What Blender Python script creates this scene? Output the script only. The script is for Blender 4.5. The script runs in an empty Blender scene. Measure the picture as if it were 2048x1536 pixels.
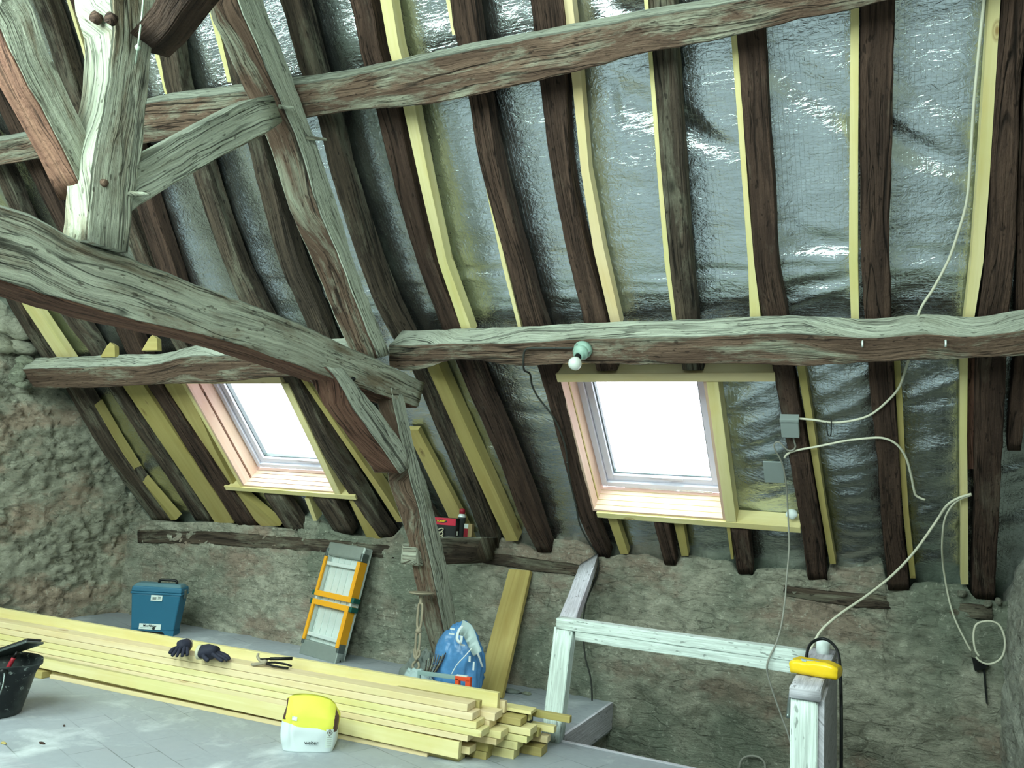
import bpy, bmesh, math, random
import numpy as np
from mathutils import Vector, Matrix, noise
S = bpy.context.scene
C = S.collection
random.seed(7)
V = Vector
# ------------------------------------------------------------------ camera
YAW, PIT, ROL, FPX = -.44575776, .14423745, .0676413, 1549.0
CAM = V((0, 0, 1.2))
cy, sy, cp, sp = math.cos(YAW), math.sin(YAW), math.cos(PIT), math.sin(PIT)
FWD = V((sy*cp, cy*cp, sp)); RT = V((cy, -sy, 0)); UP = RT.cross(FWD)
cr, sr = math.cos(ROL), math.sin(ROL)
R2 = RT*cr + UP*sr; U2 = -RT*sr + UP*cr
cd = bpy.data.cameras.new('camera'); cam = bpy.data.objects.new('camera', cd); C.objects.link(cam)
cd.sensor_fit = 'HORIZONTAL'; cd.sensor_width = 36; cd.lens = 36*FPX/2048; cd.clip_start = .02; cd.clip_end = 200
m3 = Matrix((R2, U2, -FWD)).transposed()
cam.matrix_world = Matrix.Translation(CAM) @ m3.to_4x4()
S.camera = cam
# ------------------------------------------------------------------ view + sky
S.view_settings.view_transform = 'Standard'; S.view_settings.look = 'None'; S.view_settings.gamma = 1
S.view_settings.use_curve_mapping = False; S.view_settings.exposure = 0.22
SKY_FRONT = (0.94, 0.92, 1.0); SKY_BACK = (0.80, 1.0, 0.93); K_FRONT = 3.4; K_BACK = 20.0
w = bpy.data.worlds.new('overcast_sky'); S.world = w; w.use_nodes = True
nt = w.node_tree; nt.nodes.clear()
tc = nt.nodes.new('ShaderNodeTexCoord'); sx = nt.nodes.new('ShaderNodeSeparateXYZ'); mr = nt.nodes.new('ShaderNodeMapRange')
mr.inputs['From Min'].default_value = -.15; mr.inputs['From Max'].default_value = .15
mx = nt.nodes.new('ShaderNodeMix'); mx.data_type = 'RGBA'
mx.inputs[6].default_value = tuple(c*K_BACK for c in SKY_BACK)+(1,); mx.inputs[7].default_value = tuple(c*K_FRONT for c in SKY_FRONT)+(1,)
bg = nt.nodes.new('ShaderNodeBackground'); ow = nt.nodes.new('ShaderNodeOutputWorld')
nt.links.new(tc.outputs['Generated'], sx.inputs[0]); nt.links.new(sx.outputs['Y'], mr.inputs['Value'])
nt.links.new(mr.outputs[0], mx.inputs[0]); nt.links.new(mx.outputs[2], bg.inputs[0]); nt.links.new(bg.outputs[0], ow.inputs[0])
# ------------------------------------------------------------------ place geometry: planes of the attic
TH = math.radians(46); YW = 4.8; ZR = .84; RIDGE_Y = 1.8
N = V((0, math.sin(TH), math.cos(TH))); US = V((0, -math.cos(TH), math.sin(TH))); P0 = V((0, YW, ZR))
S_RIDGE = (YW-RIDGE_Y)/math.cos(TH)
XL, XR, YB = -5.9, .605, -1.2
def ray(x, y): return R2*((x-1024)/FPX) - U2*((y-768)/FPX) + FWD
def onp(x, y, n, d):
    r = ray(x, y); return CAM + r*((d-n.dot(CAM))/n.dot(r))
def fl(x, y, z=0): return onp(x, y, V((0, 0, 1)), z)
def wy(x, y, Y=YW): return onp(x, y, V((0, 1, 0)), Y)
def px_(x, y, X): return onp(x, y, V((1, 0, 0)), X)
def rf(x, y, o=0): return onp(x, y, N, N.dot(P0)+o)
def rp(x, s, o=0): return V((x, 0, 0)) + V((0, P0.y, P0.z)) + US*s + N*o      # point of the roof slope
def back(x, s, o=0):                                                       # point of the opposite slope
    p = rp(x, s, o); return V((x, 2*RIDGE_Y-p.y, p.z))
# unseen openings added to the opposite slope for daylight (behind the camera): x0,x1,s0,s1 ; and of the front slope
BACK_HOLES = [(-5.0, -3.9, 1.6, 3.1), (-3.1, -2.0, 1.6, 3.1), (-1.2, -.1, 1.6, 3.1)]
WIN = [(-4.34, -3.50, .43, 1.38), (-1.545, -.785, .44, 1.385)]
WD = .21
def portal(name, c, zdir, udir, sx_, sy_):
    l = bpy.data.lights.new(name, 'AREA'); l.shape = 'RECTANGLE'; l.size = sx_; l.size_y = sy_
    l.cycles.is_portal = True
    o = bpy.data.objects.new(name, l); C.objects.link(o)
    z = -zdir.normalized(); x = udir.normalized(); y = z.cross(x)
    o.matrix_world = Matrix.Translation(c) @ Matrix((x, y, z)).transposed().to_4x4()
for i, (a, b, c_, d_) in enumerate(WIN):
    portal('daylight_portal', rp((a+b)/2, (c_+d_)/2, WD+.09), -N, V((1, 0, 0)), b-a, d_-c_)
NB = V((0, -N.y, N.z))
for (a, b, c_, d_) in BACK_HOLES:
    portal('daylight_portal', back((a+b)/2, (c_+d_)/2, .06), -NB, V((1, 0, 0)), b-a, d_-c_)
# ------------------------------------------------------------------ helpers
def s2l(c): return tuple(((v/255+.055)/1.055)**2.4 if v > 10 else v/255/12.92 for v in c)
def col(*c): return s2l(c)+(1,)
class NT:
    def __init__(s, name):
        s.m = bpy.data.materials.new(name); s.m.use_nodes = True; s.t = s.m.node_tree; s.t.nodes.clear()
        s.b = s.n('BsdfPrincipled'); s.o = s.n('OutputMaterial'); s.l(s.b, 0, s.o, 0)
    def n(s, k, **kw):
        x = s.t.nodes.new('ShaderNode'+k)
        for a, b in kw.items(): setattr(x, a, b)
        return x
    def l(s, a, i, b, j): s.t.links.new(a.outputs[i], b.inputs[j])
    def coord(s, kind, scale=(1, 1, 1), rot=(0, 0, 0), rnd=False):
        t = s.n('TexCoord'); m = s.n('Mapping'); m.inputs['Scale'].default_value = scale; m.inputs['Rotation'].default_value = rot
        s.l(t, kind, m, 0)
        if rnd:
            oi = s.n('ObjectInfo'); mm = s.n('Math', operation='MULTIPLY'); mm.inputs[1].default_value = 37.0
            s.l(oi, 'Random', mm, 0); s.l(mm, 0, m, 'Location')
        return m
    def noise(s, c, scale, detail=5, rough=.6, dist=0):
        x = s.n('TexNoise'); x.inputs['Scale'].default_value = scale; x.inputs['Detail'].default_value = detail
        x.inputs['Roughness'].default_value = rough; x.inputs['Distortion'].default_value = dist; s.l(c, 0, x, 'Vector'); return x
    def vor(s, c, scale, feature='F1', rnd=1):
        x = s.n('TexVoronoi', feature=feature); x.inputs['Scale'].default_value = scale; x.inputs['Randomness'].default_value = rnd; s.l(c, 0, x, 'Vector'); return x
    def ramp(s, src, stops, out=0):
        r = s.n('ValToRGB'); e = r.color_ramp.elements
        while len(e) < len(stops): e.new(.5)
        for k, (p, c) in enumerate(stops):
            e[k].position = p; e[k].color = c if isinstance(c, tuple) else (c, c, c, 1)
        s.l(src, out, r, 0); return r
    def mix(s, f, a, b, mode='MIX', fo=0, ao=0, bo=0):
        x = s.n('Mix', data_type='RGBA', blend_type=mode)
        for v, i, o in ((f, 0, fo), (a, 6, ao), (b, 7, bo)):
            if isinstance(v, (int, float)): x.inputs[i].default_value = v
            elif isinstance(v, tuple): x.inputs[i].default_value = v
            else: s.t.links.new(v.outputs[2] if v.bl_idname == 'ShaderNodeMix' else v.outputs[o], x.inputs[i])
        return x
    def fin(s, c=None, rough=.8, metal=0, bump=None, bs=.4, bd=.02, spec=.3):
        if c is not None:
            if isinstance(c, tuple): s.b.inputs['Base Color'].default_value = c
            else: s.t.links.new(c.outputs[2] if c.bl_idname == 'ShaderNodeMix' else c.outputs[0], s.b.inputs['Base Color'])
        s.b.inputs['Roughness'].default_value = rough; s.b.inputs['Metallic'].default_value = metal; s.b.inputs['Specular IOR Level'].default_value = spec
        if bump is not None:
            b = s.n('Bump'); b.inputs['Strength'].default_value = bs; b.inputs['Distance'].default_value = bd
            s.t.links.new(bump.outputs[2] if bump.bl_idname == 'ShaderNodeMix' else bump.outputs[0], b.inputs['Height']); s.l(b, 0, s.b, 'Normal')
        return s.m
def plain(name, c, rough=.6, metal=0, var=.12, sc=8, bs=.15):
    t = NT(name); co = t.coord('Object'); n = t.noise(co, sc, 4)
    d = tuple(v*(1-var*2) for v in c[:3])+(1,)
    return t.fin(t.mix(n, d, c), rough, metal, n, bs, .005)
def old_wood(name, dark, light, dust, dust_lo=.45, dust_hi=.6, grain=1.0, cracks=1.0):
    t = NT(name)
    g = t.noise(t.coord('UV', (1.8, 30, 1), rnd=True), 1, 7, .72, .9)
    gf = t.noise(t.coord('UV', (5, 120, 1), rnd=True), 1, 3, .6, .4)
    gg = t.mix(.35, g, gf)
    base = t.ramp(gg, [(.36, dark), (.60, light)]) if False else t.mix(t.ramp(gf, [(.3, 0.), (.7, 1.)]), t.ramp(g, [(.30, dark), (.66, light)]), t.ramp(g, [(.30, tuple(v*.62 for v in dark[:3])+(1,)), (.66, tuple(v*.80 for v in light[:3])+(1,))]))
    g2 = t.noise(t.coord('UV', (.9, 9, 1), rnd=True), 1, 3, .5, 1.2)
    base = t.mix(t.ramp(g2, [(.38, .0), (.66, .65)]), base, dark)
    p = t.noise(t.coord('UV', (1.7, 7, 1), rnd=True), 1.2, 8, .7, .4)
    dm = t.ramp(p, [(dust_lo, 0.0), (dust_hi, 1.0)])
    dust_c = t.mix(t.ramp(gf, [(.35, 0.), (.62, 1.)]), tuple(v*.70 for v in dust[:3])+(1,), dust)
    dust_c = t.mix(t.ramp(g, [(.33, .32), (.52, 0.)]), dust_c, dark)
    c = t.mix(dm, base, dust_c)
    sp = t.noise(t.coord('UV', (22, 60, 1), rnd=True), 1, 2, .5)
    c = t.mix(t.ramp(sp, [(.64, 0.), (.70, .7)]), c, tuple(v*.3 for v in dark[:3])+(1,))
    k = t.noise(t.coord('UV', (.55, 13, 1), rnd=True), 1, 2, .5, .8)
    kr = t.ramp(k, [(.462, 1.0), (.486, 0.0), (.500, 1.0)])
    k2 = t.noise(t.coord('UV', (1.3, 34, 1), rnd=True), 1, 2, .5, .6)
    kr2 = t.ramp(k2, [(.455, 1.0), (.485, .15), (.505, 1.0)])
    gate = t.ramp(t.noise(t.coord('UV', (.5, 1.6, 1), rnd=True), 2.0, 2), [(.44, 1.0), (.54, 1-cracks)])
    gate2 = t.ramp(t.noise(t.coord('UV', (.9, 2.6, 1), rnd=True), 2.3, 2), [(.46, 1.0), (.58, 1-cracks)])
    kk = t.mix(1.0, t.mix(1.0, kr, gate, 'LIGHTEN'), t.mix(1.0, kr2, gate2, 'LIGHTEN'), 'MULTIPLY')
    c = t.mix(.92, c, kk, 'MULTIPLY')
    kn = t.vor(t.coord('UV', (1.1, 2.4, 1), rnd=True), 1.5, 'F1'); kd = t.ramp(kn, [(.03, .10), (.085, 1.0)])
    c = t.mix(.8*cracks, c, kd, 'MULTIPLY')
    ht = t.mix(.5, t.mix(.4, g, gf), kk, 'MULTIPLY'); ht = t.mix(.25, ht, t.noise(t.coord('Object'), 45, 4))
    return t.fin(c, .86, 0, ht, .95*grain, .03, .2)
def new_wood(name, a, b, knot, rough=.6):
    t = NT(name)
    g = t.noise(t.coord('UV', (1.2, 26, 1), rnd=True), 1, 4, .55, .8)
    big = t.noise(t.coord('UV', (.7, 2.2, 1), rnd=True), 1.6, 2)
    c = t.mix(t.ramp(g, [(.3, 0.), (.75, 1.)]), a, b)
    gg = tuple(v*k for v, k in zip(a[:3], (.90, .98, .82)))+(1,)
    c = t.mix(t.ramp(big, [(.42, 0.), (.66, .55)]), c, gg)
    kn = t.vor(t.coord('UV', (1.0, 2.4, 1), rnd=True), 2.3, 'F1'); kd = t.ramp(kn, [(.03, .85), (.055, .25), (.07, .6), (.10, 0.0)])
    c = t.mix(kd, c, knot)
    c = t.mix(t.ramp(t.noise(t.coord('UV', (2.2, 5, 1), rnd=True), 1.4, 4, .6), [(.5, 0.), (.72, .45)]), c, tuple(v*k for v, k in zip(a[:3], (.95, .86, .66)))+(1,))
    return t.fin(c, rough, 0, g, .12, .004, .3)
DUST = col(150, 170, 150)
M = {}
M['beam'] = old_wood('aged_oak', col(78, 60, 50), col(144, 120, 102), col(164, 166, 146), .50, .64)
M['beam_dusty'] = old_wood('dusty_oak', col(98, 86, 70), col(158, 146, 124), col(190, 194, 176), .36, .52)
M['beam_top'] = old_wood('dust_covered_oak', col(122, 124, 106), col(170, 172, 152), col(196, 202, 186), .30, .47)
M['beam_red'] = old_wood('bare_red_oak', col(100, 68, 58), col(158, 120, 100), col(150, 134, 116), .62, .78)
M['beam_pale'] = old_wood('pale_hewn_oak', col(112, 104, 86), col(166, 160, 138), col(172, 178, 160), .38, .55)
M['rafter'] = old_wood('dark_rafter_oak', col(50, 38, 33), col(104, 82, 70), col(118, 108, 94), .56, .78)
M['rafter_grey'] = old_wood('grey_rafter_oak', col(48, 42, 37), col(110, 96, 82), col(136, 134, 116), .50, .68)
M['pine'] = new_wood('new_pine', col(212, 198, 138), col(228, 216, 168), col(140, 104, 58))
M['pine_pink'] = new_wood('fresh_cut_pine', col(214, 192, 148), col(228, 210, 172), col(146, 108, 66))
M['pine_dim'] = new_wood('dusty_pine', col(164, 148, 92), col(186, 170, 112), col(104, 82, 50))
M['lining'] = new_wood('pinkish_lining_boards', col(196, 164, 148), col(214, 184, 168), col(150, 110, 90))
M['plank'] = new_wood('golden_plank_wood', col(164, 144, 82), col(188, 170, 106), col(104, 82, 46))
def stone(name, base, hi, accent, accent_lo, dark, sc=1.0, acc2=None):
    t = NT(name); co = t.coord('Object', (1, 1, 1.9)); co1 = t.coord('Object')
    n1 = t.noise(co, 4.5*sc, 10, .74, .7); n2 = t.noise(co1, 26*sc, 7, .75, .3); n3 = t.noise(co, 1.5, 5, .65)
    n4 = t.noise(t.coord('Object', (1, 1, 3.2)), 9*sc, 6, .7, 1.4)
    c = t.mix(t.ramp(n1, [(.38, 0.), (.60, 1.)]), base, hi)
    c = t.mix(t.ramp(n3, [(accent_lo, 0.), (accent_lo+.10, .8)]), c, accent)
    if acc2:
        n5 = t.noise(t.coord('Object', (1, 1, .8), (0, 0, 1.2)), .9, 4, .6); c = t.mix(t.ramp(n5, [(.47, 0.), (.60, .8)]), c, acc2)
    c = t.mix(t.ramp(n4, [(.32, .55), (.43, 0.)]), c, dark)
    c = t.mix(t.ramp(n2, [(.34, .6), (.45, 0.)]), c, dark)
    c = t.mix(t.ramp(n2, [(.57, 0.), (.68, .8)]), c, col(222, 222, 204))
    wv = t.n('Mix', data_type='RGBA', blend_type='ADD'); wv.inputs[0].default_value = .12
    cc = t.coord('Object', (1, 1, 2.6)); t.l(cc, 0, wv, 6); t.l(t.noise(co1, 7, 3), 1, wv, 7)
    v = t.n('TexVoronoi', feature='DISTANCE_TO_EDGE'); v.inputs['Scale'].default_value = 5.5*sc; t.l(wv, 2, v, 'Vector')
    ck = t.ramp(v, [(.0, 0.), (.06, 1.)])
    gate = t.ramp(t.noise(co, 2.2, 4, .6), [(.42, 1.), (.58, .25)])
    gate = t.mix(1., gate, t.ramp(n1, [(.4, .2), (.6, 1.)]), 'LIGHTEN')
    ck = t.mix(1., ck, gate, 'LIGHTEN')
    c = t.mix(.35, c, ck, 'MULTIPLY')
    h = t.mix(.5, n1, n2); h = t.mix(.35, h, n4); h = t.mix(.3, h, ck, 'MULTIPLY')
    return t.fin(c, .93, 0, h, 1.0, .05, .15)
M['wall_l'] = stone('rubble_and_earth_plaster', col(156, 156, 138), col(192, 192, 172), col(184, 162, 142), .52, col(66, 68, 56), .9)
M['wall_b'] = stone('lime_plastered_rubble', col(142, 142, 126), col(190, 188, 170), col(164, 144, 128), .52, col(80, 80, 70), 1.1, col(124, 134, 118))
M['wall_r'] = stone('grey_render', col(146, 146, 136), col(186, 188, 176), col(166, 152, 140), .56, col(96, 96, 90), .8)
M['stone'] = stone('loose_limestone', col(134, 140, 122), col(170, 176, 154), col(150, 146, 120), .6, col(88, 90, 78), 2)
M['mortar'] = stone('crumbly_mortar', col(134, 134, 118), col(170, 170, 152), col(150, 148, 130), .6, col(84, 84, 74), 3)
def floor_mat():
    t = NT('worn_clay_floor_tiles'); co = t.coord('Object', rot=(0, 0, .32))
    b = t.n('TexBrick'); b.offset = .5; t.l(co, 0, b, 'Vector')
    b.inputs['Color1'].default_value = col(142, 148, 152); b.inputs['Color2'].default_value = col(154, 158, 164); b.inputs['Mortar'].default_value = col(92, 100, 96)
    b.inputs['Scale'].default_value = 1; b.inputs['Mortar Size'].default_value = .0035; b.inputs['Brick Width'].default_value = .32; b.inputs['Row Height'].default_value = .16; b.inputs['Mortar Smooth'].default_value = .6
    c1 = t.coord('Object'); n = t.noise(c1, 2.6, 7, .65, .4); n2 = t.noise(c1, 26, 4, .6)
    gate = t.ramp(t.noise(c1, 2.3, 5, .6), [(.36, .15), (.52, .93)])
    flat = t.mix(n2, col(138, 144, 150), col(156, 162, 168))
    c = t.mix(gate, b, flat)
    c = t.mix(t.ramp(n, [(.54, 0.), (.72, .7)]), c, col(206, 212, 214))
    c = t.mix(t.ramp(t.noise(t.coord('Object', (1, 3, 1), (0, 0, .5)), 1.5, 5, .6), [(.58, 0.), (.8, .5)]), c, col(150, 138, 146))
    c = t.mix(t.ramp(n2, [(.68, 0.), (.74, .5)]), c, col(90, 92, 84))
    h = t.mix(.5, b, n2)
    return t.fin(c, .62, 0, t.mix(.4, n2, b), .25, .006, .35)
M['floor'] = floor_mat()
def foil_mat(name, tint, rough, bs, seed=0, dull=0.0):
    t = NT(name)
    co = t.coord('UV', (1, 1, 1)); wr = t.noise(t.coord('UV', (1.3, 9, 1)), 1.5, 4, .55, .8); wr2 = t.noise(t.coord('UV', (5, 9, 1)), 4.5, 3, .6, 1.2)
    br = t.n('TexBrick'); br.offset = 0; t.l(co, 0, br, 'Vector')
    br.inputs['Color1'].default_value = br.inputs['Color2'].default_value = (1, 1, 1, 1); br.inputs['Mortar'].default_value = (0, 0, 0, 1)
    br.inputs['Scale'].default_value = 1; br.inputs['Mortar Size'].default_value = .0011; br.inputs['Brick Width'].default_value = .018; br.inputs['Row Height'].default_value = .013; br.inputs['Mortar Smooth'].default_value = 1
    h = t.mix(.55, wr, wr2); h = t.mix(.05, h, br, 'MULTIPLY')
    c = t.mix(t.ramp(wr2, [(.3, 0.), (.7, 1.)]), tuple(v*.88 for v in tint[:3])+(1,), tint)
    t.fin(c, rough, 1-dull, h, bs, .02, .5)
    return t.m
M['foil'] = foil_mat('reflective_insulation_foil', (.66, .72, .74, 1), .25, .42)
M['foil_white'] = foil_mat('crumpled_silver_foil', (.82, .84, .88, 1), .34, .9)
M['board'] = plain('pale_roof_boards', col(176, 180, 166), .9)
M['white_paint'] = old_wood('flaking_white_paint', col(196, 208, 200), col(214, 226, 220), col(216, 228, 222), .2, .3, .25, .12)
M['white_paint_window_lit'] = old_wood('scuffed_white_paint_window_lit', col(176, 172, 176), col(204, 202, 206), col(200, 198, 206), .2, .3, .25, .1)  # scuffed white paint with lavender window light mixed into its colour
M['pvc'] = plain('white_window_frame', col(206, 206, 220), .35, 0, .03)
M['black'] = plain('black_plastic', col(20, 24, 24), .42, 0, .2, 20, .3)
def dusty_black():
    t = NT('mortar_splashed_black_plastic'); n = t.noise(t.coord('Object'), 38, 4, .6); n2 = t.noise(t.coord('Object'), 7, 4, .6)
    c = t.mix(t.ramp(n2, [(.45, 0.), (.75, .45)]), col(20, 25, 26), col(96, 106, 104)); c = t.mix(t.ramp(n, [(.62, 0.), (.68, .7)]), c, col(150, 160, 154))
    return t.fin(c, .5, 0, n, .2, .004)
M['bucket'] = dusty_black()
M['teal'] = plain('teal_plastic', col(44, 104, 132), .5, 0, .06)
M['teal_dusty'] = plain('dusty_teal_plastic', col(96, 132, 142), .8, 0, .15, 14)
M['label'] = plain('white_label', col(214, 226, 220), .6, 0, .03)
M['ink'] = plain('dark_ink', col(40, 46, 46), .7)
M['alu'] = plain('brushed_aluminium', col(216, 226, 222), .42, .25, .06, 30)
M['alu_dull'] = plain('dull_aluminium', col(168, 178, 172), .5, .7, .1, 30)
M['orange_y'] = plain('yellow_orange_plastic', col(228, 160, 34), .5, 0, .05)
M['green_cap'] = plain('dark_green_rubber', col(24, 84, 74), .6)
M['clear'] = None
M['blue_bag'] = plain('blue_plastic_film', col(92, 150, 206), .24, 0, .26, 16, 1.0)
M['grey_bag'] = plain('grey_plastic_film', col(176, 196, 196), .35, 0, .15, 9, .5)
M['orange_red'] = plain('orange_red_plastic', col(226, 84, 48), .45, 0, .05)
M['saw_paint'] = plain('grey_green_metal_paint', col(140, 166, 164), .5, 0, .08)
M['steel'] = plain('grey_steel', col(120, 130, 128), .42, .8, .1, 30)
M['iron'] = plain('rusted_wrought_iron', col(168, 158, 136), .6, .15, .2, 40)
M['dark_iron'] = plain('dark_iron', col(34, 34, 34), .5, .6, .2, 40)
M['yellow_bag'] = plain('bright_yellow_paper', col(224, 222, 84), .6, 0, .09, 9, .5)
M['white_bag'] = plain('white_paper', col(214, 224, 226), .6, 0, .06, 6, .35)
M['brown_ink'] = plain('brown_print', col(84, 56, 50), .6)
M['pack_yellow'] = plain('glossy_yellow_film', col(244, 204, 40), .25, 0, .1, 16, .6)
M['red_print'] = plain('red_print', col(196, 34, 62), .5)
M['card'] = plain('brown_cardboard', col(150, 130, 92), .8)
M['white_cable'] = plain('cream_cable', col(206, 204, 184), .5, 0, .04)
M['grey_cable'] = plain('grey_cable', col(150, 150, 140), .5, 0, .1)
M['dark_cable'] = plain('dark_cable', col(58, 60, 56), .6, 0, .1)
M['grey_box'] = plain('grey_box_plastic', col(142, 152, 150), .5, 0, .05)
M['porcelain'] = plain('dusty_green_porcelain', col(150, 182, 168), .35, 0, .12, 30)
M['glove'] = plain('navy_glove_fabric', col(44, 46, 62), .75, 0, .2, 60)
M['cuff'] = plain('cream_glove_cuff', col(198, 194, 168), .8)
M['red_tool'] = plain('red_tool_paint', col(150, 34, 48), .45)
M['white_plastic'] = plain('white_plastic', col(226, 236, 234), .4, 0, .03)
M['string'] = plain('grey_string', col(170, 186, 170), .9)
M['shard'] = plain('slate_shard', col(120, 128, 122), .8, 0, .2, 20, .5)
def glass(name, alpha, tint):
    t = NT(name); tr = t.n('BsdfTransparent'); gl = t.n('BsdfGlossy'); gl.inputs['Roughness'].default_value = .05
    tr.inputs[0].default_value = tint; fr = t.n('Fresnel'); fr.inputs['IOR'].default_value = 1.45; ms = t.n('MixShader')
    if alpha: fr = t.n('Value'); fr.outputs[0].default_value = alpha
    t.l(fr, 0, ms, 0); t.l(tr, 0, ms, 1); t.l(gl, 0, ms, 2); t.l(ms, 0, t.o, 0); return t.m
M['glass'] = glass('window_glass', .05, (.97, .98, 1, 1))
def bulb_mat():
    t = NT('frosted_bulb_glass'); t.b.inputs['Transmission Weight'].default_value = .25
    return t.fin(col(226, 232, 226), .25, 0, None, spec=.5)
M['bulb'] = bulb_mat()

def tag(o, label=None, cat=None, group=None, kind=None):
    if label: o['label'] = label
    if cat: o['category'] = cat
    if group: o['group'] = group
    if kind: o['kind'] = kind
    return o
def thing(name, label, cat, loc, group=None):
    o = bpy.data.objects.new(name, None); C.objects.link(o); o.location = loc; o.empty_display_size = .05
    return tag(o, label, cat, group)
def child(o, parent):
    o.parent = parent; o.matrix_parent_inverse = Matrix.Translation(-parent.location) if parent.type == 'EMPTY' else Matrix.Identity(4)
class MB:
    def __init__(s, M4=None): s.v = []; s.f = []; s.mi = []; s.uv = []; s.M = M4 or Matrix.Identity(4)
    def add(s, vs, fs, mi=0, uvs=None):
        b = len(s.v); s.v += [s.M @ V(p) for p in vs]
        for k, f in enumerate(fs):
            s.f.append([b+i for i in f]); s.mi.append(mi if isinstance(mi, int) else mi[k]); s.uv.append(uvs[k] if uvs else None)
    def box(s, a, b, mi=0, bev=0, M=None):
        x0, y0, z0 = a; x1, y1, z1 = b; L = (x1-x0, y1-y0, z1-z0); ax = max(range(3), key=lambda i: abs(L[i]))
        bm = bmesh.new(); bmesh.ops.create_cube(bm, size=1)
        T = Matrix.Translation(((x0+x1)/2, (y0+y1)/2, (z0+z1)/2)) @ Matrix.Diagonal((x1-x0, y1-y0, z1-z0, 1))
        bm.transform(T)
        if bev: bmesh.ops.bevel(bm, geom=bm.edges[:], offset=bev, segments=2, affect='EDGES', profile=.6)
        if M: bm.transform(M)
        uvs = []
        o = [i for i in range(3) if i != ax]; r = random.random()*5
        Mi = M.inverted() if M else None
        for f in bm.faces:
            u = []
            for vv in f.verts:
                p = Mi @ vv.co if M else vv.co
                u.append((p[ax]+r, (p[o[0]]+p[o[1]])+r*.3))
            uvs.append(u)
        s.add([vv.co.copy() for vv in bm.verts], [[vv.index for vv in f.verts] for f in bm.faces] if not bm.verts.index_update() else 0, mi, uvs); bm.free(); return s
    def tube(s, pts, r, seg=8, mi=0, smooth=True, caps=True):
        pts = [V(p) for p in pts]
        if smooth and len(pts) > 2: pts = catmull(pts, 5)
        rr = r if callable(r) else (lambda t: r)
        vs = []; n = len(pts); ref = V((0, 0, 1))
        prev = None
        for i, p in enumerate(pts):
            d = (pts[min(i+1, n-1)]-pts[max(i-1, 0)])
            d = d.normalized() if d.length > 1e-9 else V((0, 0, 1))
            a = prev if prev else (d.cross(ref) if abs(d.z) < .95 else d.cross(V((1, 0, 0))))
            a = (a - d*a.dot(d)); a = a.normalized() if a.length > 1e-6 else V((1, 0, 0)); prev = a; b = d.cross(a)
            R = rr(i/(n-1))
            for k in range(seg):
                t = 2*math.pi*k/seg; vs.append(p+a*math.cos(t)*R+b*math.sin(t)*R)
        fs = [[i*seg+k, i*seg+(k+1) % seg, (i+1)*seg+(k+1) % seg, (i+1)*seg+k] for i in range(n-1) for k in range(seg)]
        if caps: fs += [list(range(seg))[::-1], [(n-1)*seg+k for k in range(seg)]]
        s.add(vs, fs, mi); return s
    def lathe(s, prof, c=(0, 0, 0), axis=None, seg=24, mi=0, caps=True, fn=None):
        z = (axis or V((0, 0, 1))).normalized(); x = z.orthogonal().normalized(); y = z.cross(x); c = V(c); vs = []
        for (r, h) in prof:
            for k in range(seg):
                t = 2*math.pi*k/seg; rk = r*(fn(t, h) if fn else 1); vs.append(c+x*math.cos(t)*rk+y*math.sin(t)*rk+z*h)
        n = len(prof); fs = [[i*seg+k, i*seg+(k+1) % seg, (i+1)*seg+(k+1) % seg, (i+1)*seg+k] for i in range(n-1) for k in range(seg)]
        if caps: fs += [list(range(seg))[::-1], [(n-1)*seg+k for k in range(seg)]]
        s.add(vs, fs, mi); return s
    def prism(s, poly, d, mi=0):
        d = V(d); n = len(poly); poly = [V(p) for p in poly]
        s.add(poly+[p+d for p in poly], [list(range(n)), list(range(2*n-1, n-1, -1))]+[[i, i+n, (i+1) % n+n, (i+1) % n] for i in range(n)], mi); return s
    def build(s, name, mats, parent=None, smooth=False, nz=0, nf=8):
        me = bpy.data.meshes.new(name)
        vs = s.v
        if nz: vs = [p+noise.noise_vector(p*nf)*nz for p in vs]
        me.from_pydata([tuple(p) for p in vs], [], s.f)
        if not isinstance(mats, (list, tuple)): mats = [mats]
        for m in mats: me.materials.append(m)
        uvl = me.uv_layers.new(name='UVMap'); i = 0
        for p, mi, u in zip(me.polygons, s.mi, s.uv):
            p.material_index = mi; p.use_smooth = smooth
            for k, li in enumerate(p.loop_indices):
                if u: uvl.data[li].uv = u[k]
                else:
                    c = vs[me.loops[li].vertex_index]; uvl.data[li].uv = (c.x*.7+c.y*.3, c.z+c.y*.5)
        bm = bmesh.new(); bm.from_mesh(me); bmesh.ops.recalc_face_normals(bm, faces=bm.faces); bm.to_mesh(me); bm.free()
        o = bpy.data.objects.new(name, me); C.objects.link(o)
        if parent: child(o, parent)
        return o
def catmull(p, k):
    out = []; n = len(p)
    for i in range(n-1):
        a, b, c, d = p[max(i-1, 0)], p[i], p[i+1], p[min(i+2, n-1)]
        for j in range(k):
            t = j/k; out.append(.5*((2*b)+(c-a)*t+(2*a-5*b+4*c-d)*t*t+(3*b-a-3*c+d)*t**3))
    out.append(p[-1]); return out
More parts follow.
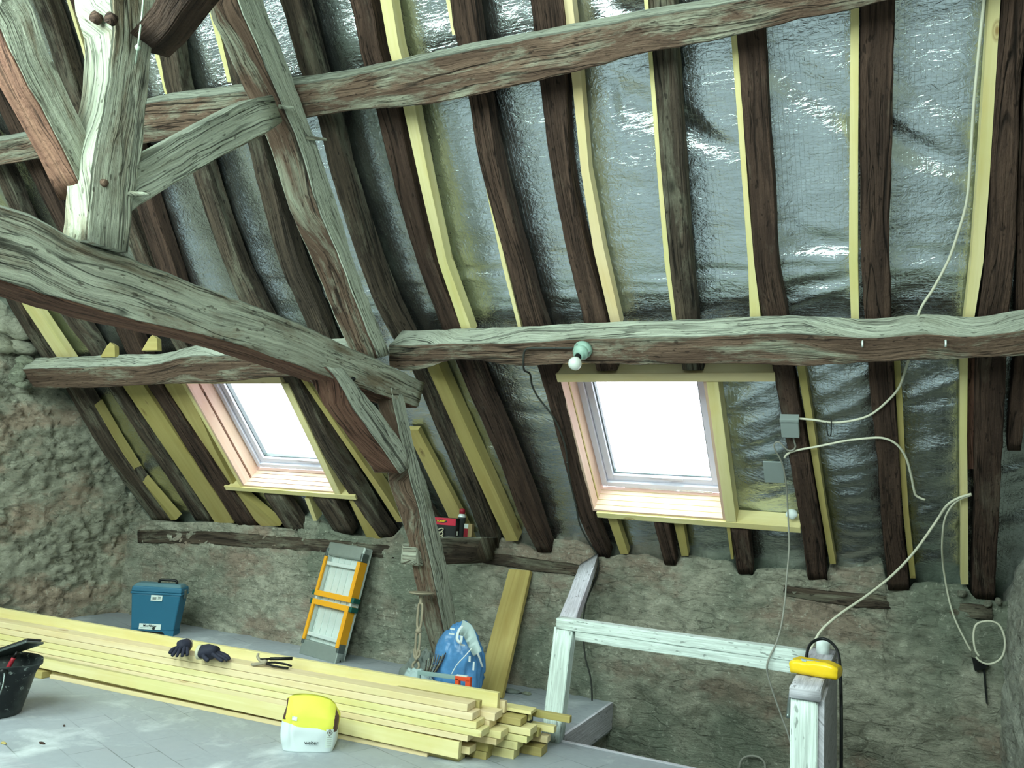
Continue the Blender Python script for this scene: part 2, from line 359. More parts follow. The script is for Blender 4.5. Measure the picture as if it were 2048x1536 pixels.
def beam(name, st, mats, sides=(0, 0, 0, 0), amp=.008, ch=.18, step=.07, parent=None, freq=3.0, fine=.004, sub=True):
    """st: stations of four corners A,B,C,D round the section; sides: material of AB, BC, CD, DA"""
    cols = []
    for k in range(4):
        pts = [V(q[k]) for q in st]
        L = sum((pts[i+1]-pts[i]).length for i in range(len(pts)-1))
        cols.append(pts)
    # resample each span
    rows = []
    n = len(st)
    for i in range(n-1):
        L = (cols[0][i+1]-cols[0][i]).length; k = max(1, int(L/step))
        for j in range(k):
            t = j/k; q = []
            for c in cols:
                a, b, d, e = c[max(i-1, 0)], c[i], c[i+1], c[min(i+2, n-1)]
                lin = b.lerp(d, t)
                # tangents limited to the span so uneven stations do not overshoot
                m1 = (d-a)*((d-b).length/max(1e-6, (d-b).length+(b-a).length)) if i > 0 else (d-b)
                m2 = (e-b)*((d-b).length/max(1e-6, (e-d).length+(d-b).length)) if i < n-2 else (d-b)
                h = (2*t**3-3*t*t+1)*b+(t**3-2*t*t+t)*m1+(-2*t**3+3*t*t)*d+(t**3-t*t)*m2
                q.append(h)
            rows.append(q)
    rows.append([c[-1] for c in cols])
    ts = [0, .04, .35, .65, .96] if sub else [0]
    mb = MB(); vs = []; us = []; acc = 0; seedv = V((random.random()*50, random.random()*50, random.random()*50))
    for ri, q in enumerate(rows):
        ctr = (q[0]+q[1]+q[2]+q[3])/4
        if ri: acc += (ctr-pc).length
        pc = ctr; v = 0; prevp = None
        for s_ in range(4):
            a, b = q[s_], q[(s_+1) % 4]; e = (b-a).length
            for t in ts:
                p = a.lerp(b, t)
                if t == 0 and sub: p = p.lerp(ctr, min(.12, .006*(.6+ch)/max(.01, (ctr-p).length)))
                if amp: p = p+noise.noise_vector(p*freq+seedv)*amp
                if fine: p = p+noise.noise_vector(p*17+seedv)*fine
                vs.append(p); us.append((acc, v+e*t))
            v += e
    K = 4*len(ts); per = v; fs = []; mi = []; uvs = []
    for r in range(len(rows)-1):
        for k in range(K):
            k2 = (k+1) % K
            fs.append([r*K+k, r*K+k2, (r+1)*K+k2, (r+1)*K+k]); mi.append(sides[k//len(ts)])
            v2a = us[r*K+k2][1] if k2 else per; v2b = us[(r+1)*K+k2][1] if k2 else per
            uvs.append([us[r*K+k], (us[r*K+k2][0], v2a), (us[(r+1)*K+k2][0], v2b), us[(r+1)*K+k]])
    fs += [list(range(K))[::-1], [(len(rows)-1)*K+k for k in range(K)]]; mi += [0, 0]
    uvs += [[(vs[i].x*.3, vs[i].y+vs[i].z) for i in fs[-2]], [(vs[i].x*.3, vs[i].y+vs[i].z) for i in fs[-1]]]
    mb.add(vs, fs, mi, uvs)
    o = mb.build(name, mats, parent, smooth=sub)
    if sub:
        me = o.data; at_ = me.attributes.new('sharp_edge', 'BOOLEAN', 'EDGE'); nt_ = len(ts)
        for e in me.edges:
            a, b = e.vertices
            if a//K != b//K and (a % K) % nt_ in (1, nt_-1) and a < len(rows)*K: at_.data[e.index].value = True
    return o
def text(s_, name, mat, M4, size, parent, bold=.0):
    cu = bpy.data.curves.new(name, 'FONT'); cu.body = s_; cu.size = size; cu.align_x = 'CENTER'; cu.align_y = 'CENTER'; cu.extrude = .0006; cu.offset = bold
    o = bpy.data.objects.new(name, cu); C.objects.link(o); bpy.context.view_layer.update()
    me = bpy.data.meshes.new_from_object(o.evaluated_get(bpy.context.evaluated_depsgraph_get())); bpy.data.objects.remove(o)
    me.transform(M4); me.materials.clear(); me.materials.append(mat)
    o = bpy.data.objects.new(name, me); C.objects.link(o); child(o, parent); return o
def frame(o, x, y, z=None):
    x = V(x).normalized(); z = V(z).normalized() if z is not None else x.cross(V(y)).normalized(); y = z.cross(x).normalized()
    return Matrix.Translation(o) @ Matrix((x, y, z)).transposed().to_4x4()
def rock(name, c, size, mat, parent=None, seed=0, amp=.28):
    bm = bmesh.new(); bmesh.ops.create_icosphere(bm, subdivisions=3, radius=1)
    for v in bm.verts:
        d = noise.noise(v.co*1.3+V((seed, 0, 0)))*amp+noise.noise(v.co*3.1+V((seed, 5, 0)))*amp*.5
        v.co = v.co*(1+d); v.co = V((v.co.x*size[0], v.co.y*size[1], v.co.z*size[2]))+V(c)
    mb = MB(); bm.verts.index_update(); mb.add([v.co.copy() for v in bm.verts], [[v.index for v in f.verts] for f in bm.faces]); bm.free()
    return mb.build(name, mat, parent, smooth=True)

# ================================================================== THE SETTING
def grid_surface(name, us_, vs_, f, mat, skip=None, uvf=None):
    mb = MB(); nu, nv = len(us_), len(vs_); pts = [f(u, v) for v in vs_ for u in us_]; fs = []; uv = []
    for j in range(nv-1):
        for i in range(nu-1):
            if skip and skip((us_[i]+us_[i+1])/2, (vs_[j]+vs_[j+1])/2): continue
            fs.append([j*nu+i, j*nu+i+1, (j+1)*nu+i+1, (j+1)*nu+i])
            uv.append([(us_[i], vs_[j]), (us_[i+1], vs_[j]), (us_[i+1], vs_[j+1]), (us_[i], vs_[j+1])])
    mb.add(pts, fs, 0, uv); o = mb.build(name, mat, None, smooth=True); return o
def rng(a, b, st, extra=()):
    n = max(1, int(round((b-a)/st))); r = [a+(b-a)*i/n for i in range(n+1)]
    r = [q for q in r if all(abs(q-e) > st*.3 for e in extra)]+[e for e in extra if a <= e <= b]
    return sorted(r)
HX0, HY = -1.47, 3.87          # hatch edges
HX1 = -.15
# ---- floor
def slab(a, b):
    mb.box((a[0], a[1], -.17), (b[0], b[1], 0))
mb = MB()
slab((XL-.1, YB-.1), (HX0, YW+.1)); slab((HX0, YB-.1), (HX1, HY)); slab((HX1, YB-.1), (XR+.1, 2.55))
o = mb.build('floor', M['floor']); tag(o, kind='structure')
# nosing board along the hatch edge
o = MB().box((HX0, HY-.004, -.16), (HX1, HY+.012, .006)).build('trim_1', M['white_paint_window_lit']); tag(o, kind='structure')
o = MB().box((HX0-.004, HY, -.15), (HX0+.012, YW-.02, .004)).build('trim_2', M['white_paint_window_lit']); tag(o, kind='structure')
# ---- back wall with its ragged top (knee wall under the rafters)
TOP = [(-40, 1010), (262, 1046), (300, 1040), (360, 1045), (412, 1043), (500, 1050), (590, 1058), (597, 1030), (640, 1038), (665, 1060), (690, 1068), (760, 1078), (795, 1070), (800, 1050), (812, 1070), (880, 1085), (965, 1097), (998, 1092), (1003, 1074), (1030, 1082), (1068, 1102), (1104, 1104), (1107, 1078), (1150, 1080), (1185, 1095), (1192, 1113), (1222, 1114), (1240, 1108), (1290, 1112), (1340, 1128), (1354, 1130), (1360, 1108), (1400, 1116), (1460, 1122), (1478, 1150), (1506, 1150), (1512, 1138), (1560, 1138), (1610, 1140), (1618, 1160), (1655, 1158), (1660, 1127), (1700, 1135), (1740, 1132), (1765, 1126), (1772, 1172), (1820, 1178), (1826, 1165), (1860, 1165), (1935, 1170), (1945, 1196), (1992, 1202), (2060, 1205)]
tp = [wy(x, y, YW) for x, y in TOP]
def topz(x):
    for a, b in zip(tp, tp[1:]):
        if a.x <= x <= b.x: return a.z+(b.z-a.z)*(x-a.x)/max(1e-6, b.x-a.x)
    return tp[0].z if x < tp[0].x else tp[-1].z
def wall_noise(p, a=.02, k=1.0):
    q = V((p.x, p.y, p.z*1.6))
    v = noise.noise(q*3*k)*a + noise.noise(q*9*k)*a*.9 + (.5-abs(noise.noise(q*17*k+V((3, 1, 7)))))*a*.7 + noise.noise(q*34*k)*a*.45
    c = noise.voronoi(V((p.x*5*k, p.y*5*k, p.z*11*k)))[0]; e = c[1]-c[0]
    return v - (a*.9 if e < .10 else 0)*(1 if noise.noise(q*1.7+V((9, 9, 9))) > -.05 else 0)
xs = rng(XL-.1, XR+.1, .022); mb = MB(); zs = [-2.2+(2.2-.001)*(j/60)**.7 for j in range(60)]
def wb(x, t):
    z1 = topz(x)+noise.noise(V((x*14, 0, 0)))*.008
    if t <= 1: z = -2.2+2.2*t
    elif t <= 2: z = z1*(t-1)
    else: return V((x, YW+(t-2)*.55, z1-(t-2)*.02+noise.noise(V((x*9, (t-2)*9, 0)))*.015))
    p = V((x, YW, z)); y = wall_noise(p, .018)
    # timber wall plate sunk in the masonry just under the top
    return V((x, YW-y-.004, z))
ts_ = [i/24 for i in range(24)]+[1+i/44 for i in range(45)]+[2.15, 2.4, 2.7, 3.0]
o = grid_surface('wall_back', xs, ts_, wb, M['wall_b'], uvf=None); tag(o, kind='structure')
# ---- left gable wall
ys = rng(YB-.1, 2.0, .12)[:-1]+rng(2.0, YW+.35, .022); zz = rng(-.05, 2.2, .022)[:-1]+rng(2.2, 4.15, .08)
def wl(y, z):
    p = V((XL, y, z)); return V((XL+wall_noise(p, .026, 1.1)+.02, y, z))
o = grid_surface('wall_left', ys, zz, wl, M['wall_l']); tag(o, kind='structure')
# ---- right wall, leaning back above the knee
def wr_(y, z):
    x = XR - (0 if z > 1.6 else .045*(1-max(0, z)/1.6) if z > 0 else .045)
    x += max(0, min(1, (z-.75)/.8))*.16
    p = V((x, y, z)); return V((x-wall_noise(p, .02, .8), y, z))
zz = rng(-2.2, 4.15, .05)
o = grid_surface('wall_right', ys, zz, wr_, M['wall_r']); tag(o, kind='structure')
# ---- wall and floor behind / below
o = MB().box((XL-.1, YB-.12, -.17), (XR+.2, YB, .9)).build('wall_front', M['wall_r']); tag(o, kind='structure')
mb = MB(); mb.box((HX0-.12, HY-1.4, -2.2), (HX0-.02, YW, -.18)); mb.box((HX0-.12, 2.38, -2.2), (XR+.1, 2.5, -.18)); mb.box((HX0-.12, 2.38, -2.3), (XR+.1, YW+.05, -2.2))  # unseen walls and floor added to stop light leaking up the hatch
o = mb.build('wall_stairwell_block', M['wall_r']); tag(o, kind='structure')
# ---- foil-covered roof slope
FO = .10
wx = [v for w_ in WIN for v in (w_[0]-.03, w_[1]+.03)]; ws = [v for w_ in WIN for v in (w_[2]-.03, w_[3]+.03)]
def fw(x, s):
    k = 1.0
    a = noise.noise(V((x*2.2, s*10, 3)))*.005*k + noise.noise(V((x*9, s*16, 8)))*(.0018 if s > 2 else .003)
    # horizontal folds gathered near the purlins, slanted folds low down
    g = math.exp(-((s-1.95)/.16)**2)+.6*math.exp(-((s-.25)/.2)**2)
    a += g*(.012*noise.noise(V((x*1.5, s*22, 1))))
    if s < 1.9 and x > -.9: a += .014*(abs(noise.noise(V(((x*.5+s*1.0)*1.6, (s-x*.55)*8, 20))))*2-.3)*min(1, (x+.9)/.2)
    r_ = noise.noise(V((x*1.1, s*5.5, 40))); a += (.005 if s > 2.1 else .010)*(.5-abs(r_)*1.6)
    if -1.0 < x < .5 and 2.0 < s < 3.3: a += .020*max(0, noise.noise(V(((x*1.0-s*.4)*1.2, (s+x*.7)*5, 60)))-.15)*3
    # soft quilted bulge between rafters
    a += .01*math.sin(x*2*math.pi/.42)
    near = min([max(w_[0]-x, x-w_[1], w_[2]-s, s-w_[3]) for w_ in WIN])
    a *= min(1, max(0, near/.08))
    return rp(x, s, FO+a)
o = grid_surface('ceiling', rng(XL-.05, XR+.35, .021, wx), rng(-.2, S_RIDGE+.1, .019, ws), fw, M['foil'],
                 skip=lambda x, s: any(w_[0]-.03 < x < w_[1]+.03 and w_[2]-.03 < s < w_[3]+.03 for w_ in WIN)); tag(o, kind='structure')
# ---- opposite slope behind the camera with unseen openings added to let daylight in
bx = sorted({XL-.1, XR+.3}|{v for h in BACK_HOLES for v in h[:2]}); bs_ = sorted({-.2, S_RIDGE+.1}|{v for h in BACK_HOLES for v in h[2:]})
mb = MB()
for i in range(len(bx)-1):
    for j in range(len(bs_)-1):
        if any(h[0] <= bx[i] < h[1] and h[2] <= bs_[j] < h[3] for h in BACK_HOLES): continue
        q = [back(bx[i], bs_[j], 0), back(bx[i+1], bs_[j], 0), back(bx[i+1], bs_[j+1], 0), back(bx[i], bs_[j+1], 0)]
        mb.prism(q, NB*.05)
o = mb.build('ceiling_slope', M['board']); tag(o, kind='structure')

# ---- front roof windows
def win_frame(i):
    x0, x1, s0, s1 = WIN[i]; F = Matrix.Translation(V((0, P0.y, P0.z))) @ Matrix((V((1, 0, 0)), US, N)).transposed().to_4x4()
    root = MB(F)
    t = .016
    # lining boards of the reveal
    def brd(a, b): root.box(a, b, 0)
    brd((x0-t, s0, .004), (x0, s1, WD)); brd((x1, s0, .004), (x1+t, s1, WD)); brd((x0-t, s0-t, .004), (x1+t, s0, WD)); brd((x0-t, s1, .004), (x1+t, s1+t, WD))
    o = root.build('window_%d' % (i+1), M['lining']); tag(o, kind='structure')
    def fr(name, a0, a1, b0, b1, wdt, z0, z1, mat, bev=.004):
        mb = MB(F)
        mb.box((a0, b0, z0), (a0+wdt, b1, z1), 0, bev); mb.box((a1-wdt, b0, z0), (a1, b1, z1), 0, bev)
        mb.box((a0+wdt, b0, z0), (a1-wdt, b0+wdt, z1), 0, bev); mb.box((a0+wdt, b1-wdt, z0), (a1-wdt, b1, z1), 0, bev)
        q = mb.build(name, mat); q.parent = o; return q
    fr('window_frame', x0+.004, x1-.004, s0+.02, s1+.05, .035, WD-.02, WD+.06, M['pvc'])
    fr('sash', x0+.040, x1-.040, s0+.055, s1+.02, .042, WD+.0, WD+.07, M['pvc'])
    fr('glazing_bead', x0+.084, x1-.084, s0+.10, s1-.02, .006, WD+.02, WD+.05, M['steel'], .001)
    q = MB(F).box((x0+.07, s0+.08, WD+.045), (x1-.07, s1, WD+.05)).build('pane', M['glass']); q.parent = o
    # joints between the lining boards
    mb = MB(F)
    for k in (.045, .09, .14, .175): mb.box((x0, s0-.0005, k), (x1, s0+.0016, k+.003))
    mb.box((x0-.0005, s0, .085), (x0+.004, s1, .098))
    q = mb.build('lining_joint', M['beam_red'] if i == 0 else M['pine_dim']); q.parent = o
    # handle flap at the lower rail
    c = (x0+x1)/2+(.02 if i else .09); mb = MB(F)
    mb.prism([(c-.09, s0+.098, WD-.012), (c+.02, s0+.098, WD-.012), (c+.035, s0+.078, WD-.012), (c+.055, s0+.09, WD-.012), (c+.11, s0+.09, WD-.012), (c+.11, s0+.105, WD-.012), (c-.09, s0+.105, WD-.012)], (0, 0, .012))
    q = mb.build('handle', M['pvc']); q.parent = o
    return F
F = win_frame(0); win_frame(1)
# ================================================================== ROOF TIMBERS
OLD, GREY, NEW, DIM, PINK = 'rafter', 'rafter_grey', 'pine', 'pine_dim', 'pine_pink'
def rafter(kind, rows, label, up=None, depth=.085, off=0.0, name=None, group=None):
    rows = [list(r) for r in rows]; depth = min(depth, .085-off)
    if up:      # carry the timber on up to the ridge, out of view
        y, a, b = rows[0]; A, B = rf(a, y, off), rf(b, y, off)
        sA = (A-V((0, P0.y, P0.z))).dot(US)
        k = S_RIDGE-.02
        st = [[V((A.x-.0, 0, 0))+V((0, P0.y, P0.z))+US*k+N*off, V((B.x, 0, 0))+V((0, P0.y, P0.z))+US*k+N*off]]
    else: st = []
    for y, a, b in rows: st.append([rf(a, y, off), rf(b, y, off)])
    full = [[A, B, B+N*depth, A+N*depth] for A, B in st]
    old = kind in (OLD, GREY)
    o = beam(name or ('rafter' if old else 'batten'), full, M[kind], amp=.007 if old else .0015, fine=.0035 if old else 0, sub=old, step=.06 if old else .3, freq=2.5)
    tag(o, label, 'rafter' if (old or name == 'rafter') else 'batten', group)
    return o
R = rafter
# --- long old rafters, from the right wall leftwards
R(OLD, [(0, 2004, 2058), (525, 1968, 2026), (712, 1951, 2014), (1025, 1949, 2000), (1199, 1944, 1989)], 'wide dark rafter nearest the right wall, running from floor-wall top up past both purlins', 1)
R(OLD, [(250, 2040, 2085), (712, 2028, 2065), (902, 2015, 2042)], 'short dark timber end beside the right wall, right of the last wide rafter', 1, off=.03)
R(OLD, [(0, 1722, 1792), (250, 1720, 1786), (525, 1724, 1780), (724, 1735, 1786), (1025, 1762, 1804), (1180, 1776, 1818)], 'dark rafter that both white cables cross, second from the right wall', 1)
R(OLD, [(0, 1468, 1526), (50, 1473, 1529), (250, 1488, 1540), (525, 1508, 1556), (625, 1524, 1572), (732, 1547, 1586), (1025, 1596, 1638), (1161, 1618, 1656)], 'dark rafter that carries the grey junction box, right of the right roof window', 1)
R(GREY, [(0, 1298, 1350), (80, 1304, 1353), (300, 1320, 1366), (525, 1339, 1383), (632, 1352, 1395), (742, 1365, 1408)], 'dark knotty rafter ending on the header above the right roof window', 1)
R(OLD, [(0, 1060, 1125), (150, 1077, 1130), (342, 1101, 1140), (525, 1138, 1180), (640, 1167, 1212), (742, 1195, 1235)], 'bent dark rafter left of the brownish pine batten, ending above the right roof window', 1)
R(OLD, [(0, 900, 948), (50, 906, 955), (180, 932, 970), (342, 962, 1002), (525, 1012, 1052), (643, 1043, 1086), (730, 1074, 1112), (1025, 1156, 1186), (1116, 1194, 1219)], 'worm-eaten brown rafter passing just left of the right roof window, lamp cable clipped along it', 1)
R(OLD, [(0, 700, 742), (102, 720, 760), (215, 749, 793), (350, 783, 822), (525, 833, 868), (650, 880, 918), (731, 915, 956), (927, 1000, 1038), (1025, 1037, 1076), (1104, 1074, 1102)], 'reddish dark rafter left of the yellow batten, coming down right of the truss post', 1)
R(GREY, [(0, 560, 602), (130, 596, 638), (240, 636, 672), (328, 655, 691), (525, 718, 755), (655, 772, 812), (735, 820, 856), (886, 885, 922), (1025, 943, 976), (1096, 968, 998)], 'dark curved rafter just right of the principal rafter, its foot by the red carton', 1)
R(GREY, [(0, 425, 468), (165, 462, 500), (290, 495, 526), (525, 558, 598), (640, 610, 648), (760, 658, 695), (900, 745, 780), (1080, 860, 890)], 'dark rafter that runs behind the principal rafter and the truss post', 1)
R(GREY, [(20, 296, 335), (188, 333, 368), (345, 384, 416), (525, 446, 480), (600, 478, 515), (760, 568, 598), (860, 615, 650), (965, 681, 714), (1075, 758, 785)], 'dark rafter bounding the right side of the left roof window', 1)
R(OLD, [(0, 140, 180), (400, 268, 304), (525, 308, 344), (600, 336, 370), (768, 420, 455)], 'brown rafter right of the king post that stops above the left roof window', 1)
R(GREY, [(0, 63, 93), (211, 135, 165), (440, 235, 262), (650, 325, 352), (735, 372, 396)], 'greenish dark rafter seen between the upper left brace and the king post', 1)
R(OLD, [(0, -110, -85), (328, 50, 80), (440, 105, 130), (650, 226, 258), (700, 248, 284), (772, 294, 324), (1025, 455, 494), (1052, 474, 512)], 'dark rafter immediately left of the left roof window below the short purlin', 1)
R(GREY, [(200, -90, -62), (345, -14, 12), (430, 24, 48), (626, 118, 152), (705, 178, 200), (777, 215, 240), (1042, 392, 422)], 'dark rafter with a pale worn edge, between the two leftmost yellow boards', 1)
R(GREY, [(500, -40, -18), (610, 18, 40), (708, 78, 100), (783, 132, 168), (910, 208, 245), (1044, 305, 342)], 'wide blackened rafter hard against the left gable wall', 1)
# stubs of cut rafters below the windows
R(GREY, [(990, 525, 560), (1064, 576, 612)], 'cut dark rafter stub below the left window sill board, left of the other stub')
R(GREY, [(997, 624, 668), (1068, 670, 706)], 'cut dark rafter stub below the left window sill board, right of the other stub')
R(OLD, [(1040, 1306, 1336), (1130, 1329, 1352)], 'cut dark rafter stub under the middle of the right window sill')
R(OLD, [(1054, 1461, 1497), (1149, 1476, 1506)], 'cut dark rafter stub under the right end of the right window sill')
# --- new pine battens and packing strips fixed beside the rafters
G = None
R(NEW, [(0, 1977, 2001), (525, 1942, 1966), (717, 1920, 1936), (1025, 1922, 1936), (1169, 1922, 1937)], 'long pale pine batten just left of the wide rafter by the right wall', 1, .07, .0)
R('beam_red', [(717, 1936, 1951), (938, 1935, 1948)], 'reddish board strip between the far right rafter and its pine batten', None, .05, .03, name='batten')
R(NEW, [(0, 1701, 1718), (300, 1699, 1716), (525, 1698, 1716), (640, 1702, 1718)], 'pine batten above the lower purlin, left of the rafter the white cables cross', 1, .07)
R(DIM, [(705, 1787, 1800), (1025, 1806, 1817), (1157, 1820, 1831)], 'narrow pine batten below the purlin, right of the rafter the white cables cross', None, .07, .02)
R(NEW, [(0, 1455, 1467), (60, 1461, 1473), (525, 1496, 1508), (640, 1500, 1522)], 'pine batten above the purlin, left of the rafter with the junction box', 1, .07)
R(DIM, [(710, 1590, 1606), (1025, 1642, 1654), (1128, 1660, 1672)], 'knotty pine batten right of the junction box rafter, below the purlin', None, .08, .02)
R(NEW, [(0, 1288, 1296), (95, 1296, 1304), (525, 1329, 1339), (645, 1346, 1353)], 'thin yellow batten edge left of the knotty rafter above the right window', 1, .06, .01)
R(PINK, [(0, 1124, 1144), (133, 1141, 1160), (342, 1162, 1178), (500, 1187, 1208), (650, 1222, 1242)], 'brownish pine batten right of the bent rafter', 1, .06, .02)
R(NEW, [(330, 962, 966), (525, 1003, 1011), (655, 1036, 1043)], 'thin pale batten sliver showing left of the worm-eaten rafter', None, .06, .01)
R(NEW, [(0, 760, 783), (90, 776, 797), (208, 805, 828), (525, 877, 894), (665, 925, 945)], 'bright yellow pine batten crossing behind the upper purlin', 1, .07)
R(NEW, [(0, 892, 900), (70, 905, 912)], 'short length of pine batten above the upper purlin, at the top centre of the picture', 1, .06, .01)
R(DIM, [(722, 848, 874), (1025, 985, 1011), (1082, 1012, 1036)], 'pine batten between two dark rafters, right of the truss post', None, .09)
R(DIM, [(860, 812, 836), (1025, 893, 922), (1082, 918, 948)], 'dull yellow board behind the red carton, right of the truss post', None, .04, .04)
R(NEW, [(0, 412, 424), (165, 455, 463)], 'thin yellow batten left of the principal rafter near the top', 1, .06, .01)
R(NEW, [(40, 292, 300), (188, 330, 338)], 'thin yellow batten right of the king post above the upper purlin', 1, .06, .01)
R(NEW, [(0, 133, 140), (95, 163, 168), (200, 190, 195)], 'thin yellow batten left of the king post head', 1, .06, .01)
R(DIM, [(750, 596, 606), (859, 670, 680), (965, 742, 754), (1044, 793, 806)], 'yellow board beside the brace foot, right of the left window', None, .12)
R(NEW, [(590, 32, 58), (720, 118, 146)], 'bright yellow board in the gap above the short left purlin by the gable', 1, .05, .02)
R(DIM, [(810, 180, 190), (956, 268, 279), (1040, 338, 352)], 'thin yellow batten next to the blackened rafter at the left gable', None, .10, .01)
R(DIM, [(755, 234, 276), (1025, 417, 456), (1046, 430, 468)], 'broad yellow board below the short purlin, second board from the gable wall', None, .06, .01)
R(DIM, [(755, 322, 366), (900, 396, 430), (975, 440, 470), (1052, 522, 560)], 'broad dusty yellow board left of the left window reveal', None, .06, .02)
R(NEW, [(997, 609, 618), (1042, 627, 634)], 'thin yellow strip under the left window sill board', None, .08, .01)
R(DIM, [(1001, 698, 714), (1080, 736, 764)], 'yellow board stub under the right end of the left window sill board', None, .08, .01)
R(DIM, [(1032, 1214, 1232), (1108, 1241, 1257)], 'yellow board stub under the left end of the right window sill', None, .05, .03)
R(DIM, [(1043, 1347, 1366), (1112, 1363, 1377)], 'yellow board stub under the middle of the right window sill, right of a dark stub', None, .05, .03)
R(DIM, [(1054, 1453, 1460), (1118, 1462, 1467)], 'thin yellow strip left of the dark stub at the right end of the right sill', None, .07, .0)
# --- trimming boards of the two window openings
def rboard(name, x0, x1, s0, s1, o0, o1, mat, label, cat='board'):
    o = MB(F).box((x0, s0, o0), (x1, s1, o1), 0, .002).build(name, M[mat]); return tag(o, label, cat)
rboard('header_board', -4.64, -3.47, 1.375, 1.425, -.012, .09, 'pine_pink', 'pine header board across the top of the left roof window')
rboard('header_board', -1.56, -.44, 1.383, 1.435, -.012, .09, 'pine_pink', 'pine header board across the top of the right roof window')
rboard('sill_board', -4.54, -3.31, .378, .418, -.012, .11, 'pine', 'pine board across the bottom of the left roof window')
rboard('sill_board', -1.53, -.375, .388, .428, -.012, .095, 'pine', 'long pine board under the right roof window, running on to the junction box rafter')
rboard('trimmer', -4.385, -4.357, .42, 1.374, 0, .10, 'pine', 'narrow upright pine trimmer on the left side of the left roof window')
rboard('trimmer', -3.483, -3.43, .42, 1.374, -.01, .13, 'pine', 'thick upright pine trimmer on the right side of the left roof window')
rboard('trimmer', -.768, -.71, .43, 1.38, -.01, .095, 'pine', 'upright pine trimmer on the right side of the right roof window')
o = MB(F).box((-1.60, .5, .02), (-1.565, 1.37, .09)).build('foil_strip', M['foil_white'], nz=.012, nf=14); tag(o, 'crumpled silver foil strip along the left side of the right roof window', 'foil')

# --- purlins: inner face traced on a plane parallel to the slope, upper face is the dust-covered one
def purlin(name, rows, label, off, depth, mats, sides):
    st = []
    for x, yt, yb in rows:
        A, B = rf(x, yt, off), rf(x, yb, off)
        st.append([A, B, B+N*depth, A+N*depth])
    o = beam(name, st, mats, sides, amp=.005, fine=.005, step=.05, freq=2.2, ch=1.0); return tag(o, label, 'beam')
# sides: AB inner face, BC under side, CD back, DA upper side
pm = [M['beam'], M['beam_top'], M['beam_dusty'], M['beam_pale']]
p1 = purlin('purlin', [(-60, 292, 345), (0, 283, 332), (150, 246, 305), (290, 205, 287), (400, 192, 262), (590, 168, 240), (700, 150, 222), (850, 118, 210), (1000, 88, 180), (1150, 60, 145), (1300, 32, 105), (1450, 8, 78), (1600, -24, 40), (1760, -50, 5), (2060, -95, -75), (2130, -110, -90)], 'huge dusty oak purlin sloping across the top of the picture', -.17, .155, pm, (0, 0, 0, 1))
p2 = purlin('purlin', [(778, 690, 733), (800, 690, 742), (850, 689, 738), (900, 688, 722), (960, 687, 722), (1040, 684, 733), (1120, 680, 728), (1300, 675, 731), (1450, 671, 728), (1550, 668, 732), (1600, 668, 734), (1750, 675, 724), (1850, 666, 720), (1950, 674, 716), (2060, 660, 712), (2130, 655, 708)], 'thick oak purlin with the lamp on it, running right from the truss', -.175, .16, pm, (0, 0, 0, 1))
p3 = purlin('purlin', [(40, 738, 776), (120, 736, 778), (200, 733, 775), (300, 730, 770), (380, 712, 768), (450, 712, 764), (540, 712, 756), (640, 705, 752), (690, 702, 748)], 'shorter oak purlin from the stones of the left gable to the truss', -.17, .155, pm, (0, 0, 0, 1))
# iron staples in the right purlin
for (x, y) in ((1725, 688), (1891, 687)):
    p = rf(x, y, -.186); o = MB().tube([p+V((0, 0, .012)), p+V((0, -.012, .008)), p+V((0, -.012, -.008)), p+V((0, 0, -.012))], .004, 6).build('staple', M['alu'], None, True)
    child(o, p2)
# --- the truss, in the plane x = XT; +x faces traced there, timber runs back towards the gable
XT = -2.36
def truss(name, rows, label, w=.2, mats=None, sides=(0, 0, 0, 0), dx=0, cat='beam', step=.05, amp=.006):
    """rows: ((x,y) of edge 1, (x,y) of edge 2[, width])"""
    st = []
    for r in rows:
        a, b = r[0], r[1]; ww = r[2] if len(r) > 2 else w
        A, B = px_(a[0], a[1], XT+dx), px_(b[0], b[1], XT+dx); W = V((-ww, 0, 0))
        st.append([A, B, B+W, A+W])
    o = beam(name, st, mats or [M['beam_dusty']], sides, amp=amp, fine=.005, step=step, freq=2.2, ch=1.0); return tag(o, label, cat)
tm = [M['beam_dusty'], M['beam_red'], M['beam_top'], M['beam']]
# collar beam : edge1 = top, edge2 = bottom
collar = truss('collar_beam', [((-150, 385), (-150, 525)), ((0, 408), (0, 563)), ((60, 428), (60, 582)), ((170, 488), (150, 610)), ((260, 515), (245, 638)), ((340, 545), (330, 655)), ((440, 586), (425, 676)), ((540, 622), (500, 700)), ((620, 655), (580, 728)), ((700, 695), (665, 760)), ((765, 722), (740, 783)), ((850, 765), (836, 815))], 'massive curved oak tie beam sweeping down from the left edge to the truss post', .2, tm, (0, 1, 0, 2))
king = truss('king_post', [((224, -60), (322, -60), .21), ((226, 0), (315, 0), .20), ((228, 60), (308, 75), .16), ((213, 190), (296, 190), .13), ((190, 308), (284, 308), .13), ((180, 400), (270, 400), .12), ((172, 480), (258, 505), .12)], 'pale hewn king post standing on the curved tie beam', .13, [M['beam_dusty'], M['beam_pale'], M['beam']], (0, 0, 0, 1), dx=.035, amp=.005)
brL = truss('brace', [((0, 30), (-75, -65), .13), ((55, -10), (-20, 20), .13), ((100, 105), (32, 130), .13), ((145, 205), (98, 250), .13), ((186, 302), (168, 394), .13)], 'diagonal oak brace from the top left corner down to the king post', .13, tm, (0, 1, 0, 0), dx=-.03)
